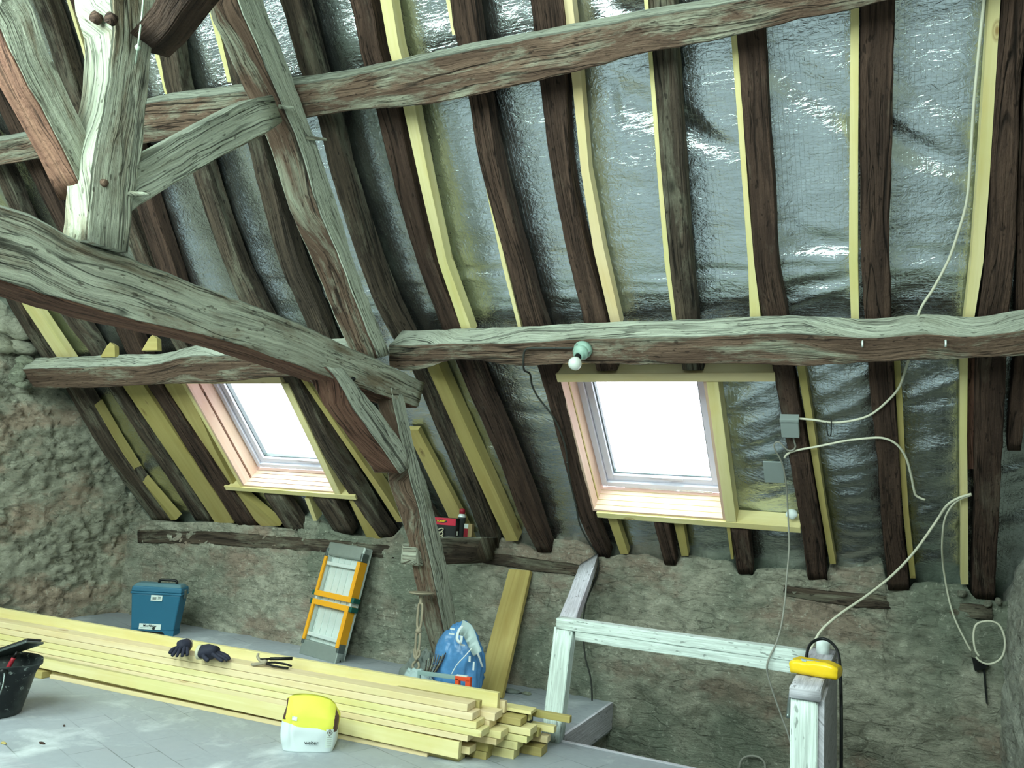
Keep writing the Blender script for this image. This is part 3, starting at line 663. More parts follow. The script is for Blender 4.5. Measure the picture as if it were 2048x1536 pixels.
brR = truss('brace', [((262, 330), (262, 424)), ((285, 318), (275, 414)), ((340, 286), (340, 374)), ((400, 252), (400, 338)), ((460, 220), (470, 299)), ((515, 195), (530, 268)), ((545, 190), (566, 244))], 'grey-green oak brace rising right from the king post to the principal rafter', .10, [M['beam_top'], M['beam_dusty']], (0, 1, 0, 0), dx=.02, amp=.004)
prin = truss('principal_rafter', [((470, -110), (500, -110)), ((474, 0), (528, 0)), ((500, 60), (553, 70)), ((533, 137), (581, 143)), ((566, 215), (610, 225)), ((598, 290), (640, 308)), ((635, 410), (675, 410)), ((683, 525), (708, 520)), ((722, 630), (745, 620)), ((757, 716), (780, 708))], 'big leaning principal rafter of the truss from the top edge to the purlin joint', .17, [M['beam_top'], M['beam']], (0, 0, 0, 1), dx=-.012)
strut = truss('brace', [((652, 735), (690, 738)), ((677, 762), (714, 770)), ((700, 808), (742, 800)), ((738, 862), (776, 843)), ((771, 906), (802, 882)), ((800, 948), (820, 935))], 'short oak strut from the tie beam down into the truss post', .17, [M['beam_top'], M['beam_red']], (0, 0, 0, 1), dx=.014, amp=.003)
post = truss('truss_post', [((781, 775), (806, 790), .10), ((784, 800), (810, 805), .10), ((799, 868), (821, 860), .10), ((812, 920), (833, 915), .12), ((822, 965), (853, 962), .155), ((838, 1021), (866, 1015), .15), ((850, 1077), (884, 1085), .13), ((868, 1160), (900, 1160), .14), ((884, 1239), (914, 1239), .14), ((897, 1300), (928, 1300), .13), ((918, 1392), (950, 1392), .13)], 'bent oak truss post that comes down to the floor behind the blue bag', .15, [M['beam_top'], M['beam']], (0, 0, 0, 1), amp=.004)
# pegs belonging to the truss
def peg(px, py, parent, d=(.05, 0, 0), r=.011, dx=0.0, mat='beam_dusty'):
    p = px_(px, py, XT+dx); d = V(d); o = MB().tube([p-d*.3, p+d*.5, p+d], lambda t: r*(1-.45*t), 8).build('peg', M[mat], None, True); child(o, parent)
peg(207, 366, king, (.015, 0, 0), .016, .035, 'beam'); peg(262, 388, king, (.05, .035, .008), .011, .035, 'beam_pale'); peg(565, 214, prin, (.05, .02, 0), .01, 0, 'beam_pale'); peg(615, 276, prin, (.08, .04, .0), .011, -.01, 'beam_pale')
peg(690, 752, collar, (.012, 0, 0), .014, 0, 'dark_iron'); peg(706, 758, collar, (.012, 0, 0), .012, 0, 'dark_iron')
for (x, y) in ((188, 33), (218, 35)):
    p = wy(x, y, king.data.vertices[0].co.y-.0); yk = min(v.co.y for v in king.data.vertices if v.co.z > 2.8)
    p = wy(x, y, yk); o = MB().tube([p+V((0, .02, 0)), p+V((0, -.004, 0))], .02, 10).build('peg', M['rafter'], None, True); child(o, king)
# ridge brace from king post towards the camera side
a1, a2 = px_(255, 88, XT+.0), px_(300, 98, XT+.0)
def pt(x, y, X): return px_(x, y, X)
st = [[pt(247, 76, XT-.02), pt(297, 104, XT-.02), pt(297, 104, XT-.02)+V((-.0, .09, .03)), pt(247, 76, XT-.02)+V((0, .09, .03))],
      [pt(300, 14, XT+.25), pt(335, 62, XT+.25), pt(335, 62, XT+.25)+V((0, .09, .03)), pt(300, 14, XT+.25)+V((0, .09, .03))],
      [pt(345, -70, XT+.55), pt(395, -20, XT+.55), pt(395, -20, XT+.55)+V((0, .09, .03)), pt(345, -70, XT+.55)+V((0, .09, .03))]]
o = beam('brace', st, [M['rafter']], amp=.004, fine=.003, ch=1.0); tag(o, 'dark square brace end leaving the king post head towards the upper right', 'beam')
# block (tie stub) through the post: left knob and right shelf
Bz = wy(830, 1108, 4.3)
def stub(rows, label, nm='tie_beam_end', mats=None, sides=(0, 0, 0, 0)):
    o = beam(nm, rows, mats or [M['beam_dusty']], sides, amp=.006, fine=.004, step=.04, ch=1.0); return tag(o, label, 'beam')
L0 = wy(826, 1108, 3.99); xk = L0.x
def sect(Y, x0, x1, z0, z1): return [V((x0, Y, z1)), V((x0, Y, z0)), V((x1, Y, z0)), V((x1, Y, z1))]
k = [sect(3.95, xk-.050, xk+.045, L0.z-.032, L0.z+.042), sect(3.965, xk-.068, xk+.064, L0.z-.060, L0.z+.057), sect(4.13, xk-.068, xk+.064, L0.z-.060, L0.z+.060)]
stub(k, 'rounded timber knob sticking out of the left side of the truss post', 'beam_end')
q1, q2, q3, q4 = wy(878, 1074, 4.30), wy(884, 1130, 4.30), wy(962, 1076, 4.52), wy(950, 1120, 4.52)
ex = V((.02, .30, 0))
k = [[q1, q2, q2+ex, q1+ex], [wy(925, 1075, 4.42), wy(922, 1128, 4.42), wy(922, 1128, 4.42)+ex, wy(925, 1075, 4.42)+ex], [q3, q4, q4+V((.03, .2, 0)), q3+V((.03, .2, 0))]]
shelf = stub(k, 'dark tie beam end right of the truss post, carrying the red and black carton', mats=[M['rafter_grey'], M['beam_top']], sides=(0, 0, 0, 1))
# wall plate timber sunk in the knee wall
st = [[wy(x, a, YW-.018), wy(x, b, YW-.018), wy(x, b, YW-.018)+V((0, .12, 0)), wy(x, a, YW-.018)+V((0, .12, 0))] for x, a, b in ((275, 1060, 1086), (400, 1062, 1088), (560, 1072, 1098), (660, 1080, 1106), (790, 1092, 1118))]
o = beam('wall_plate', st, [M['rafter_grey']], amp=.006, fine=.005, ch=1.0); tag(o, 'grey timber wall plate sunk in the knee wall left of the truss post', 'beam')
st = [[wy(x, a, YW+q), wy(x, b, YW+q), wy(x, b, YW+q)+V((0, .12, 0)), wy(x, a, YW+q)+V((0, .12, 0))] for x, a, b, q in ((960, 1104, 1126, -.014), (1060, 1116, 1140, -.020), (1170, 1130, 1154, -.020), (1215, 1136, 1156, .05), (1530, 1166, 1186, .05), (1570, 1170, 1192, -.016), (1640, 1180, 1204, -.020), (1770, 1192, 1220, -.018), (1810, 1196, 1220, .04), (1880, 1200, 1228, .03), (1905, 1204, 1232, -.018), (1985, 1212, 1240, -.020))]
o = beam('wall_plate', st, [M['rafter_grey']], amp=.006, fine=.006, ch=1.0); tag(o, 'dark stained timber wall plate in the knee wall right of the truss post', 'beam')
# stones by the purlin bearing and loose bits on the wall top
def stones(lst, group=None):
    for k, (c, s, lab, m) in enumerate(lst):
        o = rock('stone', c, s, M[m], None, k*3.1+1, .35); tag(o, lab, 'stone', group)
xg = XL+.10
stones([(px_(38, 748, xg+.06), (.05, .06, .085), 'tall leaning stone wedged left of the short purlin end', 'stone'),
        (px_(52, 722, xg+.05), (.05, .075, .04), 'flat stone wedged above the short purlin end', 'stone'),
        (px_(48, 768, xg+.07), (.04, .065, .035), 'pale stone wedged below the short purlin end', 'stone'),
        (px_(30, 655, xg), (.06, .15, .085), 'large rough stone in the gable under the tie beam', 'wall_l'),
        (px_(45, 695, xg), (.05, .13, .05), 'flat gable stone just above the wedged stones', 'wall_l'),
        (px_(5, 690, xg), (.05, .10, .06), 'gable stone at the left edge above the dark gap', 'wall_l'),
        (wy(1924, 1187, YW-.03), (.022, .03, .017), 'small pale stone on the wall top left of the far right rafter foot', 'mortar'),
        (wy(1976, 1208, YW-.03), (.018, .02, .018), 'small white stone under the far right rafter foot', 'mortar'),
        (wy(1997, 1203, YW-.02), (.014, .02, .02), 'little stone tucked in the right corner of the wall top', 'mortar'),
        (wy(962, 1093, YW-.06), (.02, .02, .010), 'white plaster chip beside the tie beam end', 'mortar')])
# packing wedges on top of the left purlin
for (x, y, s_, lab) in ((218, 700, .05, 'yellow pine wedge standing on the short left purlin, left one'), (302, 686, .055, 'yellow pine wedge standing on the short left purlin, right one')):
    c = rf(x, y, -.03); MBw = MB(); MBw.prism([c+V((-.08, 0, -.05)), c+V((.07, 0, -.05)), c+V((.05, 0, .03)), c+V((.0, 0, .055)), c+V((-.03, 0, .03))], (0, .035, 0)); tag(MBw.build('wood_wedge', M['pine_dim']), lab, 'wedge')
# hanging string on the king post
p = [px_(288, -20, XT+.12), px_(284, 30, XT+.12), px_(279, 70, XT+.12), px_(276, 95, XT+.10), px_(271, 128, XT+.03)]
mb = MB().tube(p, .0035, 6); mb.lathe([(.004, -.012), (.011, 0), (.004, .012)], p[3], seg=8); o = mb.build('string', M['string'], None, True); tag(o, 'knotted string hanging in front of the king post', 'string')
# ================================================================== HATCH RAILING
RZ = .605
def wbox(name, a, b, mat, parent, bev=.004, M4=None, nz=0):
    mb = MB(M4); mb.box(a, b, 0, bev); return mb.build(name, mat if not isinstance(mat, str) else M[mat], parent, nz=nz)
rail = thing('hatch_railing', 'white painted wooden railing around the open floor hatch', 'railing', (-1.46, HY, 0))
def wbeam(name, st, mat, parent): return beam(name, st, [M[mat]], amp=.003, fine=.0015, step=.08, ch=.2, parent=parent)
def upr(x0, x1, y0, y1, z0, z1, lean=0):
    return [[V((x0+lean, y0, z1)), V((x1+lean, y0, z1)), V((x1+lean, y1, z1)), V((x0+lean, y1, z1))], [V((x0, y0, z0)), V((x1, y0, z0)), V((x1, y1, z0)), V((x0, y1, z0))]]
wbeam('post', upr(-1.535, -1.437, 3.83, 3.90, 0.0, .555, .035), 'white_paint', rail)
# front rail with the deeper board below
A0 = wy(1113, 1234, 3.84); A1 = wy(1116, 1256, 3.84); B0 = wy(1600, 1302, 3.84); B1 = wy(1600, 1347, 3.84)
def rl(y0, y1, l, r): return [[wy(l[0], l[1], y0), wy(l[0], l[2], y0), wy(l[0], l[2], y0)+V((0, y1-y0, 0)), wy(l[0], l[1], y0)+V((0, y1-y0, 0))], [wy(r[0], r[1], y0), wy(r[0], r[2], y0), wy(r[0], r[2], y0)+V((0, y1-y0, 0)), wy(r[0], r[1], y0)+V((0, y1-y0, 0))]]
wbeam('top_rail', rl(3.825, 3.90, (1112, 1236, 1258), (1612, 1303, 1326)), 'white_paint', rail)
wbeam('rail_board', rl(3.832, 3.885, (1150, 1258, 1281), (1612, 1322, 1350)), 'white_paint', rail)
# brace up to the wall
a, b = wy(1117, 1238, 3.88), wy(1152, 1234, 3.90); c, d = wy(1160, 1128, 4.76), wy(1197, 1106, 4.76)
dn = V((0, 0, -.075))
st = [[a, b, b+dn, a+dn], [c, d, d+dn, c+dn]]
wbeam('side_rail', st, 'white_paint_window_lit', rail)
# right-hand return towards the camera: post, cap and panel
wbeam('post', upr(-.272, -.185, 2.98, 3.06, -.17, .585), 'white_paint', rail)
capst = [[V((-.278, 2.97, .615)), V((-.178, 2.97, .615)), V((-.178, 2.97, .58)), V((-.278, 2.97, .58))], [V((-.268, 3.9, .62)), V((-.168, 3.9, .62)), V((-.168, 3.9, .585)), V((-.268, 3.9, .585))]]
wbeam('cap_rail', capst, 'white_paint_window_lit', rail)
mb = MB(); mb.box((-.20, 3.0, -.17), (-.165, 3.95, .58), 0, .003); mb.build('side_panel', M['white_paint_window_lit'], rail)
def top_cap(px, py): return fl(px, py, .622)
# things on the cap rail
p = top_cap(1645, 1306); t = MB().lathe([(.026, 0), (.027, .0), (.028, .06), (.024, .06), (.024, .01)], (p.x, p.y-.0, .618), V((.05, 0, 1)), 20); o = t.build('cup', M['white_plastic'], None, True); tag(o, 'small white plastic tube standing on the corner of the hatch railing', 'tube')
# yellow pack, squeezed pouch
pk = top_cap(1608, 1350); mb = MB()
Mk = Matrix.Translation((pk.x+.035, pk.y+.06, .618)) @ Matrix.Rotation(-.12, 4, 'Z')
bm = bmesh.new(); bmesh.ops.create_cube(bm, size=1); bmesh.ops.subdivide_edges(bm, edges=bm.edges[:], cuts=7, use_grid_fill=True)
for v in bm.verts:
    x, y, z = v.co; z01 = z+.5
    f = 1-.22*abs(2*z)**4; X = x*.170*(1-.06*abs(2*z)**3); Y = y*.10*f; Z = z01*.054*(1-.18*abs(2*x)**5)
    q = V((X, Y, Z)); n_ = noise.noise(q*26)*.006*(1 if z01 > .1 else 0)+noise.noise(V((q.x*60, q.y*20, q.z*60)))*.003*(1 if z01 > .1 else 0); q += q.normalized()*n_; v.co = q
bm.transform(Mk); bm.verts.index_update(); mb.add([v.co.copy() for v in bm.verts], [[v.index for v in f.verts] for f in bm.faces]); bm.free()
pack = thing('pouch', 'crinkled glossy yellow pouch lying on the corner of the hatch railing', 'packet', (pk.x, pk.y, .618)); mb.build('film', M['pack_yellow'], pack, True)
mb = MB(Mk); mb.box((-.045, -.038, .050), (.02, -.024, .0545), 0); mb.box((-.04, -.044, .049), (-.025, -.036, .0540), 0); mb.build('label_patch', M['grey_bag'], pack)
o = MB().tube([V((-.285, 3.02, .50)), V((-.285, 3.10, .56)), V((-.285, 3.3, .585))], .007, 6).build('metal_rod', M['steel'], None, True); tag(o, 'thin grey metal strip lying against the hatch railing under the yellow pouch', 'strip')
# ================================================================== LUMBER PILE
PO = V((-1.70, 3.26, 0)); PA = math.atan2(.068, 1); PM = Matrix.Translation(PO) @ Matrix.Rotation(PA, 4, 'Z')
LG = 'new pine boards of the pile on the floor'
def board(xe, y0, y1, z0, z1, mat, label, x0=-3.75, tilt=0, rot=0, nm='pine_board'):
    # tilt: rise of the far (left) end ; rot: swing of the far end
    mb = MB(PM @ Matrix.Translation((xe, y0, z0)) @ Matrix.Rotation(tilt, 4, 'Y') @ Matrix.Rotation(rot, 4, 'Z'))
    n = 10; L = xe-x0; w_, h = y1-y0, z1-z0
    mb.box((-L, 0, 0), (0, w_, h), 0, .0025); o = mb.build(nm, M[mat]); return tag(o, label, 'board', LG)
board(-.16, .015, .085, 0, .022, 'pine_pink', 'lowest pine board, flat on the floor under the front edge of the pile', -2.58)
o = wbox('wood_block', (-2.78, -.02, 0), (-2.60, .05, .038), 'pine_dim', None, .003, PM); tag(o, 'short pine block under the left part of the pile, behind the bucket', 'block')
board(0, 0, .032, .024, .096, 'pine', 'front pine board of the pile standing on edge, knots near its right end', tilt=.010)
# core boards, whose ends show below the stepped stack
board(-.012, .04, .11, 0, .032, 'pine', 'pine board on the floor whose short end shows behind the front on-edge board')
board(.035, .045, .12, .036, .068, 'pine_pink', 'pinkish pine board end just above the floor, behind the front on-edge board')
board(.085, .125, .195, 0, .034, 'pine_dim', 'honey coloured pine board on the floor in the middle row of ends')
board(.09, .125, .20, .036, .074, 'pine_dim', 'honey coloured pine board, second layer in the middle row of ends')
board(.19, .205, .285, 0, .040, 'pine', 'greenish yellow pine board end on the floor, third row from the front')
board(.205, .205, .29, .043, .078, 'pine', 'greenish yellow pine board, second layer of the third row of ends')
# stepped front stack of five flat boards
Z = .104
board(.04, 0, .09, .104, .130, 'pine_pink', 'flat board of the front stack, lowest of its five layers')
board(.105, .0, .095, .132, .162, 'pine', 'flat board of the front stack, second layer, its end sticking out furthest')
board(.078, .0, .095, .164, .194, 'pine', 'flat board of the front stack, middle layer of five')
board(.056, .0, .095, .196, .228, 'pine_pink', 'flat board of the front stack, just under the top layer')
board(.028, .0, .095, .230, .262, 'pine_pink', 'topmost flat board of the front stack')
# second stack
board(.14, .10, .19, .080, .108, 'pine_pink', 'flat board of the second stack, lowest layer')
board(.16, .10, .195, .110, .142, 'pine', 'flat board of the second stack, white painted end, longest of the stack')
board(.10, .10, .19, .144, .180, 'pine_pink', 'flat board of the second stack, between the white ended one and the top')
board(.125, .10, .195, .182, .216, 'pine_pink', 'top flat board of the second stack, with a pink edge')
board(.045, .10, .13, .222, .258, 'pine_dim', 'short brownish board end lying on top between the stacks', -.4)
# third stack
board(.25, .205, .295, .080, .110, 'pine', 'flat yellow board of the third stack, lower layer')
board(.265, .205, .30, .114, .146, 'pine', 'flat yellow board of the third stack, longest layer')
board(.215, .205, .29, .150, .182, 'pine_dim', 'flat yellow board of the third stack, top layer')
# rear on-edge boards
board(.095, .198, .228, .186, .282, 'pine', 'long board standing on edge along the back of the pile', tilt=.001)
board(.12, .232, .262, .186, .240, 'pine_pink', 'second on-edge board end peeping out behind the tall rear board', -3.2)
board(.24, .27, .35, .190, .206, 'pine', 'thin pale board lying at the very back of the pile end', -1.2)
# slim laths poking out towards the railing
board(.405, .36, .392, .158, .188, 'pine_dim', 'long slim lath poking out of the pile in front of the white railing post', -2.4, rot=-.02, nm='lath')
board(.22, .31, .35, .150, .184, 'pine', 'slim lath with a dark strap around it at the right end of the pile', -2.0, nm='lath')
board(.33, .36, .40, .10, .13, 'pine', 'slim lath under the long one, ending just short of the railing post', -2.0, nm='lath')
board(.30, .36, .41, .05, .08, 'pine_pink', 'low slim lath close to the floor by the railing post', -2.0, nm='lath')
board(.27, .31, .35, .085, .12, 'pine_dim', 'slim grooved lath in the middle of the small bundle', -2.0, nm='lath')
board(.29, .31, .40, .0, .04, 'pine_dim', 'bottom lath of the small bundle lying on the floor', -2.0, nm='lath')
mb = MB(PM); mb.box((.205, .30, .082), (.210, .395, .194)); mb.box((.205, .305, .19), (.212, .355, .196)); o = mb.build('strap', M['dark_iron']); tag(o, 'dark strap around the small lath bundle at the pile end', 'strap')
# ---------------- gloves
def glove(name, c, rot, label, open_cuff):
    Mg = Matrix.Translation(c) @ Matrix.Rotation(rot, 4, 'Z')
    root = thing(name, label, 'glove', c, 'work gloves on the lumber pile')
    mb = MB(Mg); mb.lathe([(.02, 0), (.034, .012), (.036, .04), (.034, .075), (.030, .095)], (0, 0, .034), V((1, 0, .12)), 18, fn=lambda t, h: 1+.16*math.sin(3*t+h*40))
    mb.build('palm', M['glove'], root, True, nz=.006, nf=22)
    mb = MB(Mg)
    for i, (dy, L, lift) in enumerate(((-.026, .055, -.012), (-.009, .068, -.002), (.009, .066, .004), (.025, .050, .0))):
        mb.tube([(.085, dy*.8, .038), (.105, dy, .036+lift*.5), (.105+L*.6, dy*1.25, .024+lift*.5), (.10+L, dy*1.4, .012)], lambda t: .0105*(1-.25*t), 8)
    mb.tube([(.04, -.03, .03), (.062, -.052, .022), (.088, -.058, .012)], .011, 8)
    mb.build('fingers', M['glove'], root, True, nz=.003, nf=40)
    mb = MB(Mg); mb.lathe([(.024, -.008), (.036, -.006), (.037, .012), (.031, .012), (.028, -.004)], (0, 0, .035), V((1, 0, .12)), 18, caps=False)
    mb.build('cuff', M['cuff'], root, True, nz=.004, nf=30)
def onpile(px, py, z=.262): return fl(px, py, z)
g1 = onpile(380, 1308, .262); glove('work_glove', g1+V((-.06, .02, 0)), -.9, 'crumpled navy work glove on the lumber pile, left one of the pair', 1)
g2 = onpile(398, 1318, .262); glove('work_glove', g2+V((0, .0, 0)), .25, 'flattened navy work glove on the lumber pile, right of the pair', 1)
# ---------------- pliers and pencil-like file
pp = onpile(512, 1332, .262)
pl = thing('pliers', 'old iron pincers lying open on the lumber pile', 'pliers', pp)
Mp = Matrix.Translation(pp+V((0, 0, .012))) @ Matrix.Rotation(.35, 4, 'Z') @ Matrix.Rotation(-.12, 4, 'X')
mb = MB(Mp); mb.tube([(.045, 0, .006), (.015, .012, .014), (-.01, .03, .03), (-.012, .04, .045)], lambda t: .009*(1-.3*t), 8); mb.tube([(.045, 0, .006), (.02, -.014, .0), (-.005, -.02, -.004), (-.018, -.012, -.004)], lambda t: .009*(1-.3*t), 8)
mb.lathe([(.0, -.01), (.012, -.008), (.012, .016), (0, .018)], (.045, 0, .006), V((0, 0, 1)), 12); mb.build('jaws', M['iron'], pl, True)
mb = MB(Mp); mb.tube([(.045, 0, .006), (.09, .016, .012), (.15, .012, .008), (.185, -.004, .004)], .0055, 8); mb.build('handle', M['dark_iron'], pl, True)
mb = MB(Mp); mb.tube([(.045, 0, .006), (.09, -.02, .0), (.14, -.026, -.004), (.18, -.03, -.004)], .0055, 8); mb.build('handle', M['dark_iron'], pl, True)
fp = thing('file', 'thin black file laid across the rear board of the pile above the pincers', 'tool', wy(525, 1318, 3.36))
zt = .295
a_, b_ = onp(520, 1318, V((0, 0, 1)), zt), onp(585, 1317, V((0, 0, 1)), zt+.004)
am = a_.lerp(b_, .3)
MB().tube([a_, am], .004, 8, smooth=False).build('tang', M['dark_iron'], fp, True); MB().tube([am, b_], .0085, 8, smooth=False).build('grip', M['black'], fp, True)
# ================================================================== MORTAR BAG
bc = fl(612, 1506); bdir = Matrix.Rotation(.55, 4, 'Z')
BM = Matrix.Translation(bc+V((-.035, .06, 0))) @ bdir @ Matrix.Scale(.90, 4)
bag = thing('mortar_bag', 'small yellow and white paper bag of mortar standing in front of the lumber pile', 'bag', bc+V((-.035, .06, 0)))
def bagp(u, v, o=0):
    """u around 0..1, v height 0..1"""
    t = 2*math.pi*u; c, s_ = math.cos(t), math.sin(t); e = .42
    sx_ = (abs(c)**e)*(1 if c > 0 else -1); sy_ = (abs(s_)**e)*(1 if s_ > 0 else -1)
    h = .262; k = 1
    prof = .94+.10*math.sin(min(1, v/.85)*math.pi) if v < .85 else .94
    yy = sy_*.075*prof
    top = max(0, (v-.62)/.38)
    yy *= (1-top**1.6*.80); xx = sx_*.135*prof*(1-.03*top**2.0) - (.006*top)
    z = h*v
    z -= max(0, xx+.02)*.17*top + max(0, -xx-.095)*.5*top + max(0, xx-.09)*.6*top + abs(xx)**2*.5*top; yy += .007*math.exp(-((xx+.085+.03*top)/.006)**2)*(1 if s_ < 0 else 0)*(1 if v > .4 else v/.4)
    q = V((xx, yy, z)); q += V((noise.noise(q*14)*.007, noise.noise(q*14+V((5, 0, 0)))*.007, noise.noise(q*12+V((0, 7, 0)))*.005*(1 if v > .05 else 0)))
    n_ = V((c, s_, .2)).normalized(); return q+n_*o
bline = lambda x: .120-x*.13+.004*math.sin(x*40)
mb = MB(BM); NU, NV = 96, 44; fs = []; mi = []
VG = []
for i in range(NU):
    c_ = [j/NV for j in range(NV+1)]
    for j in range(2, NV-1):
        q = bagp(i/NU, j/NV)
        if q.z >= bline(q.x):
            for _ in range(8):
                q = bagp(i/NU, c_[j]); c_[j] -= (q.z-bline(q.x))/.262*.8
            c_[j] = max(c_[j], (j-1)/NV+.004); JB = j; break
    VG.append(c_)
vs = [bagp(i/NU, VG[i][j]) for j in range(NV+1) for i in range(NU)]
def mat_of(u, v):
    x, y, z = bagp(u, v); side = abs(math.cos(2*math.pi*u)) > .985 or (abs(x) > .119)
    line = bline(x)
    if z < line: return 0
    if x > .121 and y < .0: return 2
    if x < -.121 and z > .15: return 2
    return 1
for j in range(NV):
    for i in range(NU):
        fs.append([j*NU+i, j*NU+(i+1) % NU, (j+1)*NU+(i+1) % NU, (j+1)*NU+i]); mi.append(mat_of((i+.5)/NU, (VG[i][j]+VG[i][j+1]+VG[(i+1) % NU][j]+VG[(i+1) % NU][j+1])/4))
fs += [list(range(NU))[::-1], [NV*NU+i for i in range(NU)]]; mi += [0, 1]
mb.add(vs, fs, mi); o = mb.build('paper_sack', [M['white_bag'], M['yellow_bag'], M['brown_ink']], bag, True)
# fold line of the left seam
ffront = lambda x, z: V((x, -1, z))
def on_front(x, z, off=.0015):
    # find the front surface point of the bag at local x,z
    best = None
    for u in range(48, 97):
        for j in range(0, 45):
            q = bagp(u/96, j/44)
            d = (q.x-x)**2+(q.z-z)**2
            if q.y < .0 and (best is None or d < best[0]): best = (d, q)
    q = best[1]; return V((x, q.y-off, z))
def patch(name, x, z, w_, h, mat, par, off=.0025, n=3):
    mb = MB(BM); P = [[on_front(x-w_/2+w_*i/n, z-h/2+h*j/n, off) for i in range(n+1)] for j in range(n+1)]
    vs = [p for r in P for p in r]; fs = [[j*(n+1)+i, j*(n+1)+i+1, (j+1)*(n+1)+i+1, (j+1)*(n+1)+i] for j in range(n) for i in range(n)]
    m = len(vs); vs2 = vs+[v+V((0, .004, 0)) for v in vs]
    mb.add(vs2, fs+[[a+m for a in f][::-1] for f in fs]); return mb.build(name, mat, par)
p = on_front(.02, .050); text('weber', 'lettering', M['ink'], BM @ Matrix.Translation(p+V((0, -.003, 0))) @ Matrix.Rotation(math.pi/2, 4, 'X'), .027, bag, .0)
patch('printed_panel', -.075, .160, .026, .018, M['label'], bag); 
lp = patch('warning_panel', .105, .07, .036, .09, M['label'], bag)
q = on_front(.106, .10)+V((0, -.004, 0)); mb = MB(BM)
for a, b in (((0, .016), (.014, 0)), ((.014, 0), (0, -.016)), ((0, -.016), (-.014, 0)), ((-.014, 0), (0, .016))): mb.tube([q+V((a[0], 0, a[1])), q+V((b[0], 0, b[1]))], .0011, 5, smooth=False)
mb.box((q.x-.004, q.y-.0005, q.z-.004), (q.x+.004, q.y+.0005, q.z+.005))
mb.build('hazard_diamond', M['brown_ink'], bag)
mb = MB(BM)
for r in range(5):
    p0_, p1_ = on_front(.094, .075-r*.010, .005), on_front(.117, .075-r*.010, .005); mb.tube([p0_, p1_], .0007, 4, smooth=False)
mb.build('small_print', M['grey_cable'], bag)
# ================================================================== BUCKET
bk = V((-3.87, 2.53, 0)); br = thing('bucket', 'black plastic builder bucket at the left edge, tools sticking out', 'bucket', bk)
def rimf(t, h): return 1+(.20*max(0, math.cos(t-SP))**16 if h > .21 else 0)
SP = 0
mb = MB(Matrix.Translation(bk) @ Matrix.Rotation(.25, 4, 'Z'))
zx = V((0, 0, 1)); 
prof = [(.0, 0), (.118, 0), (.125, .006), (.142, .08), (.160, .17), (.168, .215), (.176, .235), (.186, .245), (.186, .25), (.180, .25), (.165, .235), (.155, .17), (.137, .08), (.118, .012), (.0, .012)]
xo = zx.orthogonal().normalized(); SP = math.atan2(V((1, 0, 0)).dot(zx.cross(xo)), V((1, 0, 0)).dot(xo))
mb.lathe(prof, (0, 0, 0), zx, 56, caps=False, fn=rimf); mb.build('tub', M['bucket'], br, True)
mb = MB(Matrix.Translation(bk)); h0 = V((.168, -.075, .215)); h1 = V((-.168, -.075, .215))
mb.tube([h0+V((-.008, 0, .012)), h0+V((.008, -.005, .0)), h0+V((.03, -.02, -.04)), h0+V((.032, -.035, -.085)), h0+V((.014, -.055, -.125)), h0+V((-.02, -.07, -.135)), V((.05, -.19, .08)), V((-.05, -.19, .08)), h1+V((-.02, -.06, -.12)), h1], .0035, 8)
mb.build('wire_handle', M['steel'], br, True)
mb = MB(Matrix.Translation(bk)); mb.lathe([(.0, 0), (.020, 0), (.020, .008), (.008, .012)], h0+V((-.012, 0, .012)), V((1, -.3, 0)), 14); mb.build('handle_lug', M['black'], br, True)
tr = thing('plastering_float', 'black-backed trowel sticking out of the black bucket', 'trowel', bk+V((-.02, .02, .014)))
a_, b_ = bk+V((-.13, .02, .20)), bk+V((.02, .10, .335))
MT = frame(bk+V((-.045, .10, .275)), (1, .25, .42), (0, 1, 0), (-.42, .15, 1))
MB(MT).box((-.13, -.055, -.004), (.12, .055, .008), 0, .004).build('blade', M['steel'], tr); MB(MT).box((-.12, -.045, .008), (.118, .045, .022), 0, .007).build('backing', M['black'], tr, True)
rt = thing('red_handled_tool', 'red tool handle standing in the black bucket', 'tool', bk+V((.05, -.03, .014)))
MB().tube([bk+V((.06, .03, .262)), bk+V((.045, 0, .17)), bk+V((.02, -.02, .06))], .010, 10).build('grip', M['red_tool'], rt, True)
MB().tube([bk+V((.06, .03, .262)), bk+V((.066, .04, .29))], .007, 8).build('tip', M['dark_iron'], rt, True)
# ================================================================== TEAL TOOL CASE
T0, T1 = fl(259, 1268), fl(346, 1273); ux = (T1-T0); Lx = ux.length; ux.normalize(); uy = V((-ux.y, ux.x, 0))
TM = Matrix.Translation(T0) @ Matrix((ux, uy, V((0, 0, 1)))).transposed().to_4x4()
case = thing('tool_case', 'teal plastic tool case standing by the left corner of the knee wall', 'case', T0)
H = .385; D = .135
def trap(z0, z1, gx0, gx1, gy0, gy1, name, mat, bev=.012, arch=False):
    mb = MB(TM); a = [(-gx0, -gy0, z0), (Lx+gx0, -gy0, z0), (Lx+gx0, D+gy0, z0), (-gx0, D+gy0, z0)]; b = [(-gx1, -gy1, z1), (Lx+gx1, -gy1, z1), (Lx+gx1, D+gy1, z1), (-gx1, D+gy1, z1)]
    bm = bmesh.new(); vv = [bm.verts.new(p) for p in a+b]
    for f in ((3, 2, 1, 0), (4, 5, 6, 7), (0, 1, 5, 4), (1, 2, 6, 5), (2, 3, 7, 6), (3, 0, 4, 7)): bm.faces.new([vv[i] for i in f])
    if bev: bmesh.ops.bevel(bm, geom=bm.edges[:], offset=bev, segments=3, affect='EDGES', profile=.5)
    bm.verts.index_update(); mb.add([v.co.copy() for v in bm.verts], [[v.index for v in f.verts] for f in bm.faces]); bm.free()
    return mb.build(name, mat, case, False)
trap(.035, .30, -.003, .022, -.002, .012, 'body', M['teal'], .010)
mb = MB(TM)
mb.box((.0, .004, .028), (Lx, D-.006, .040))
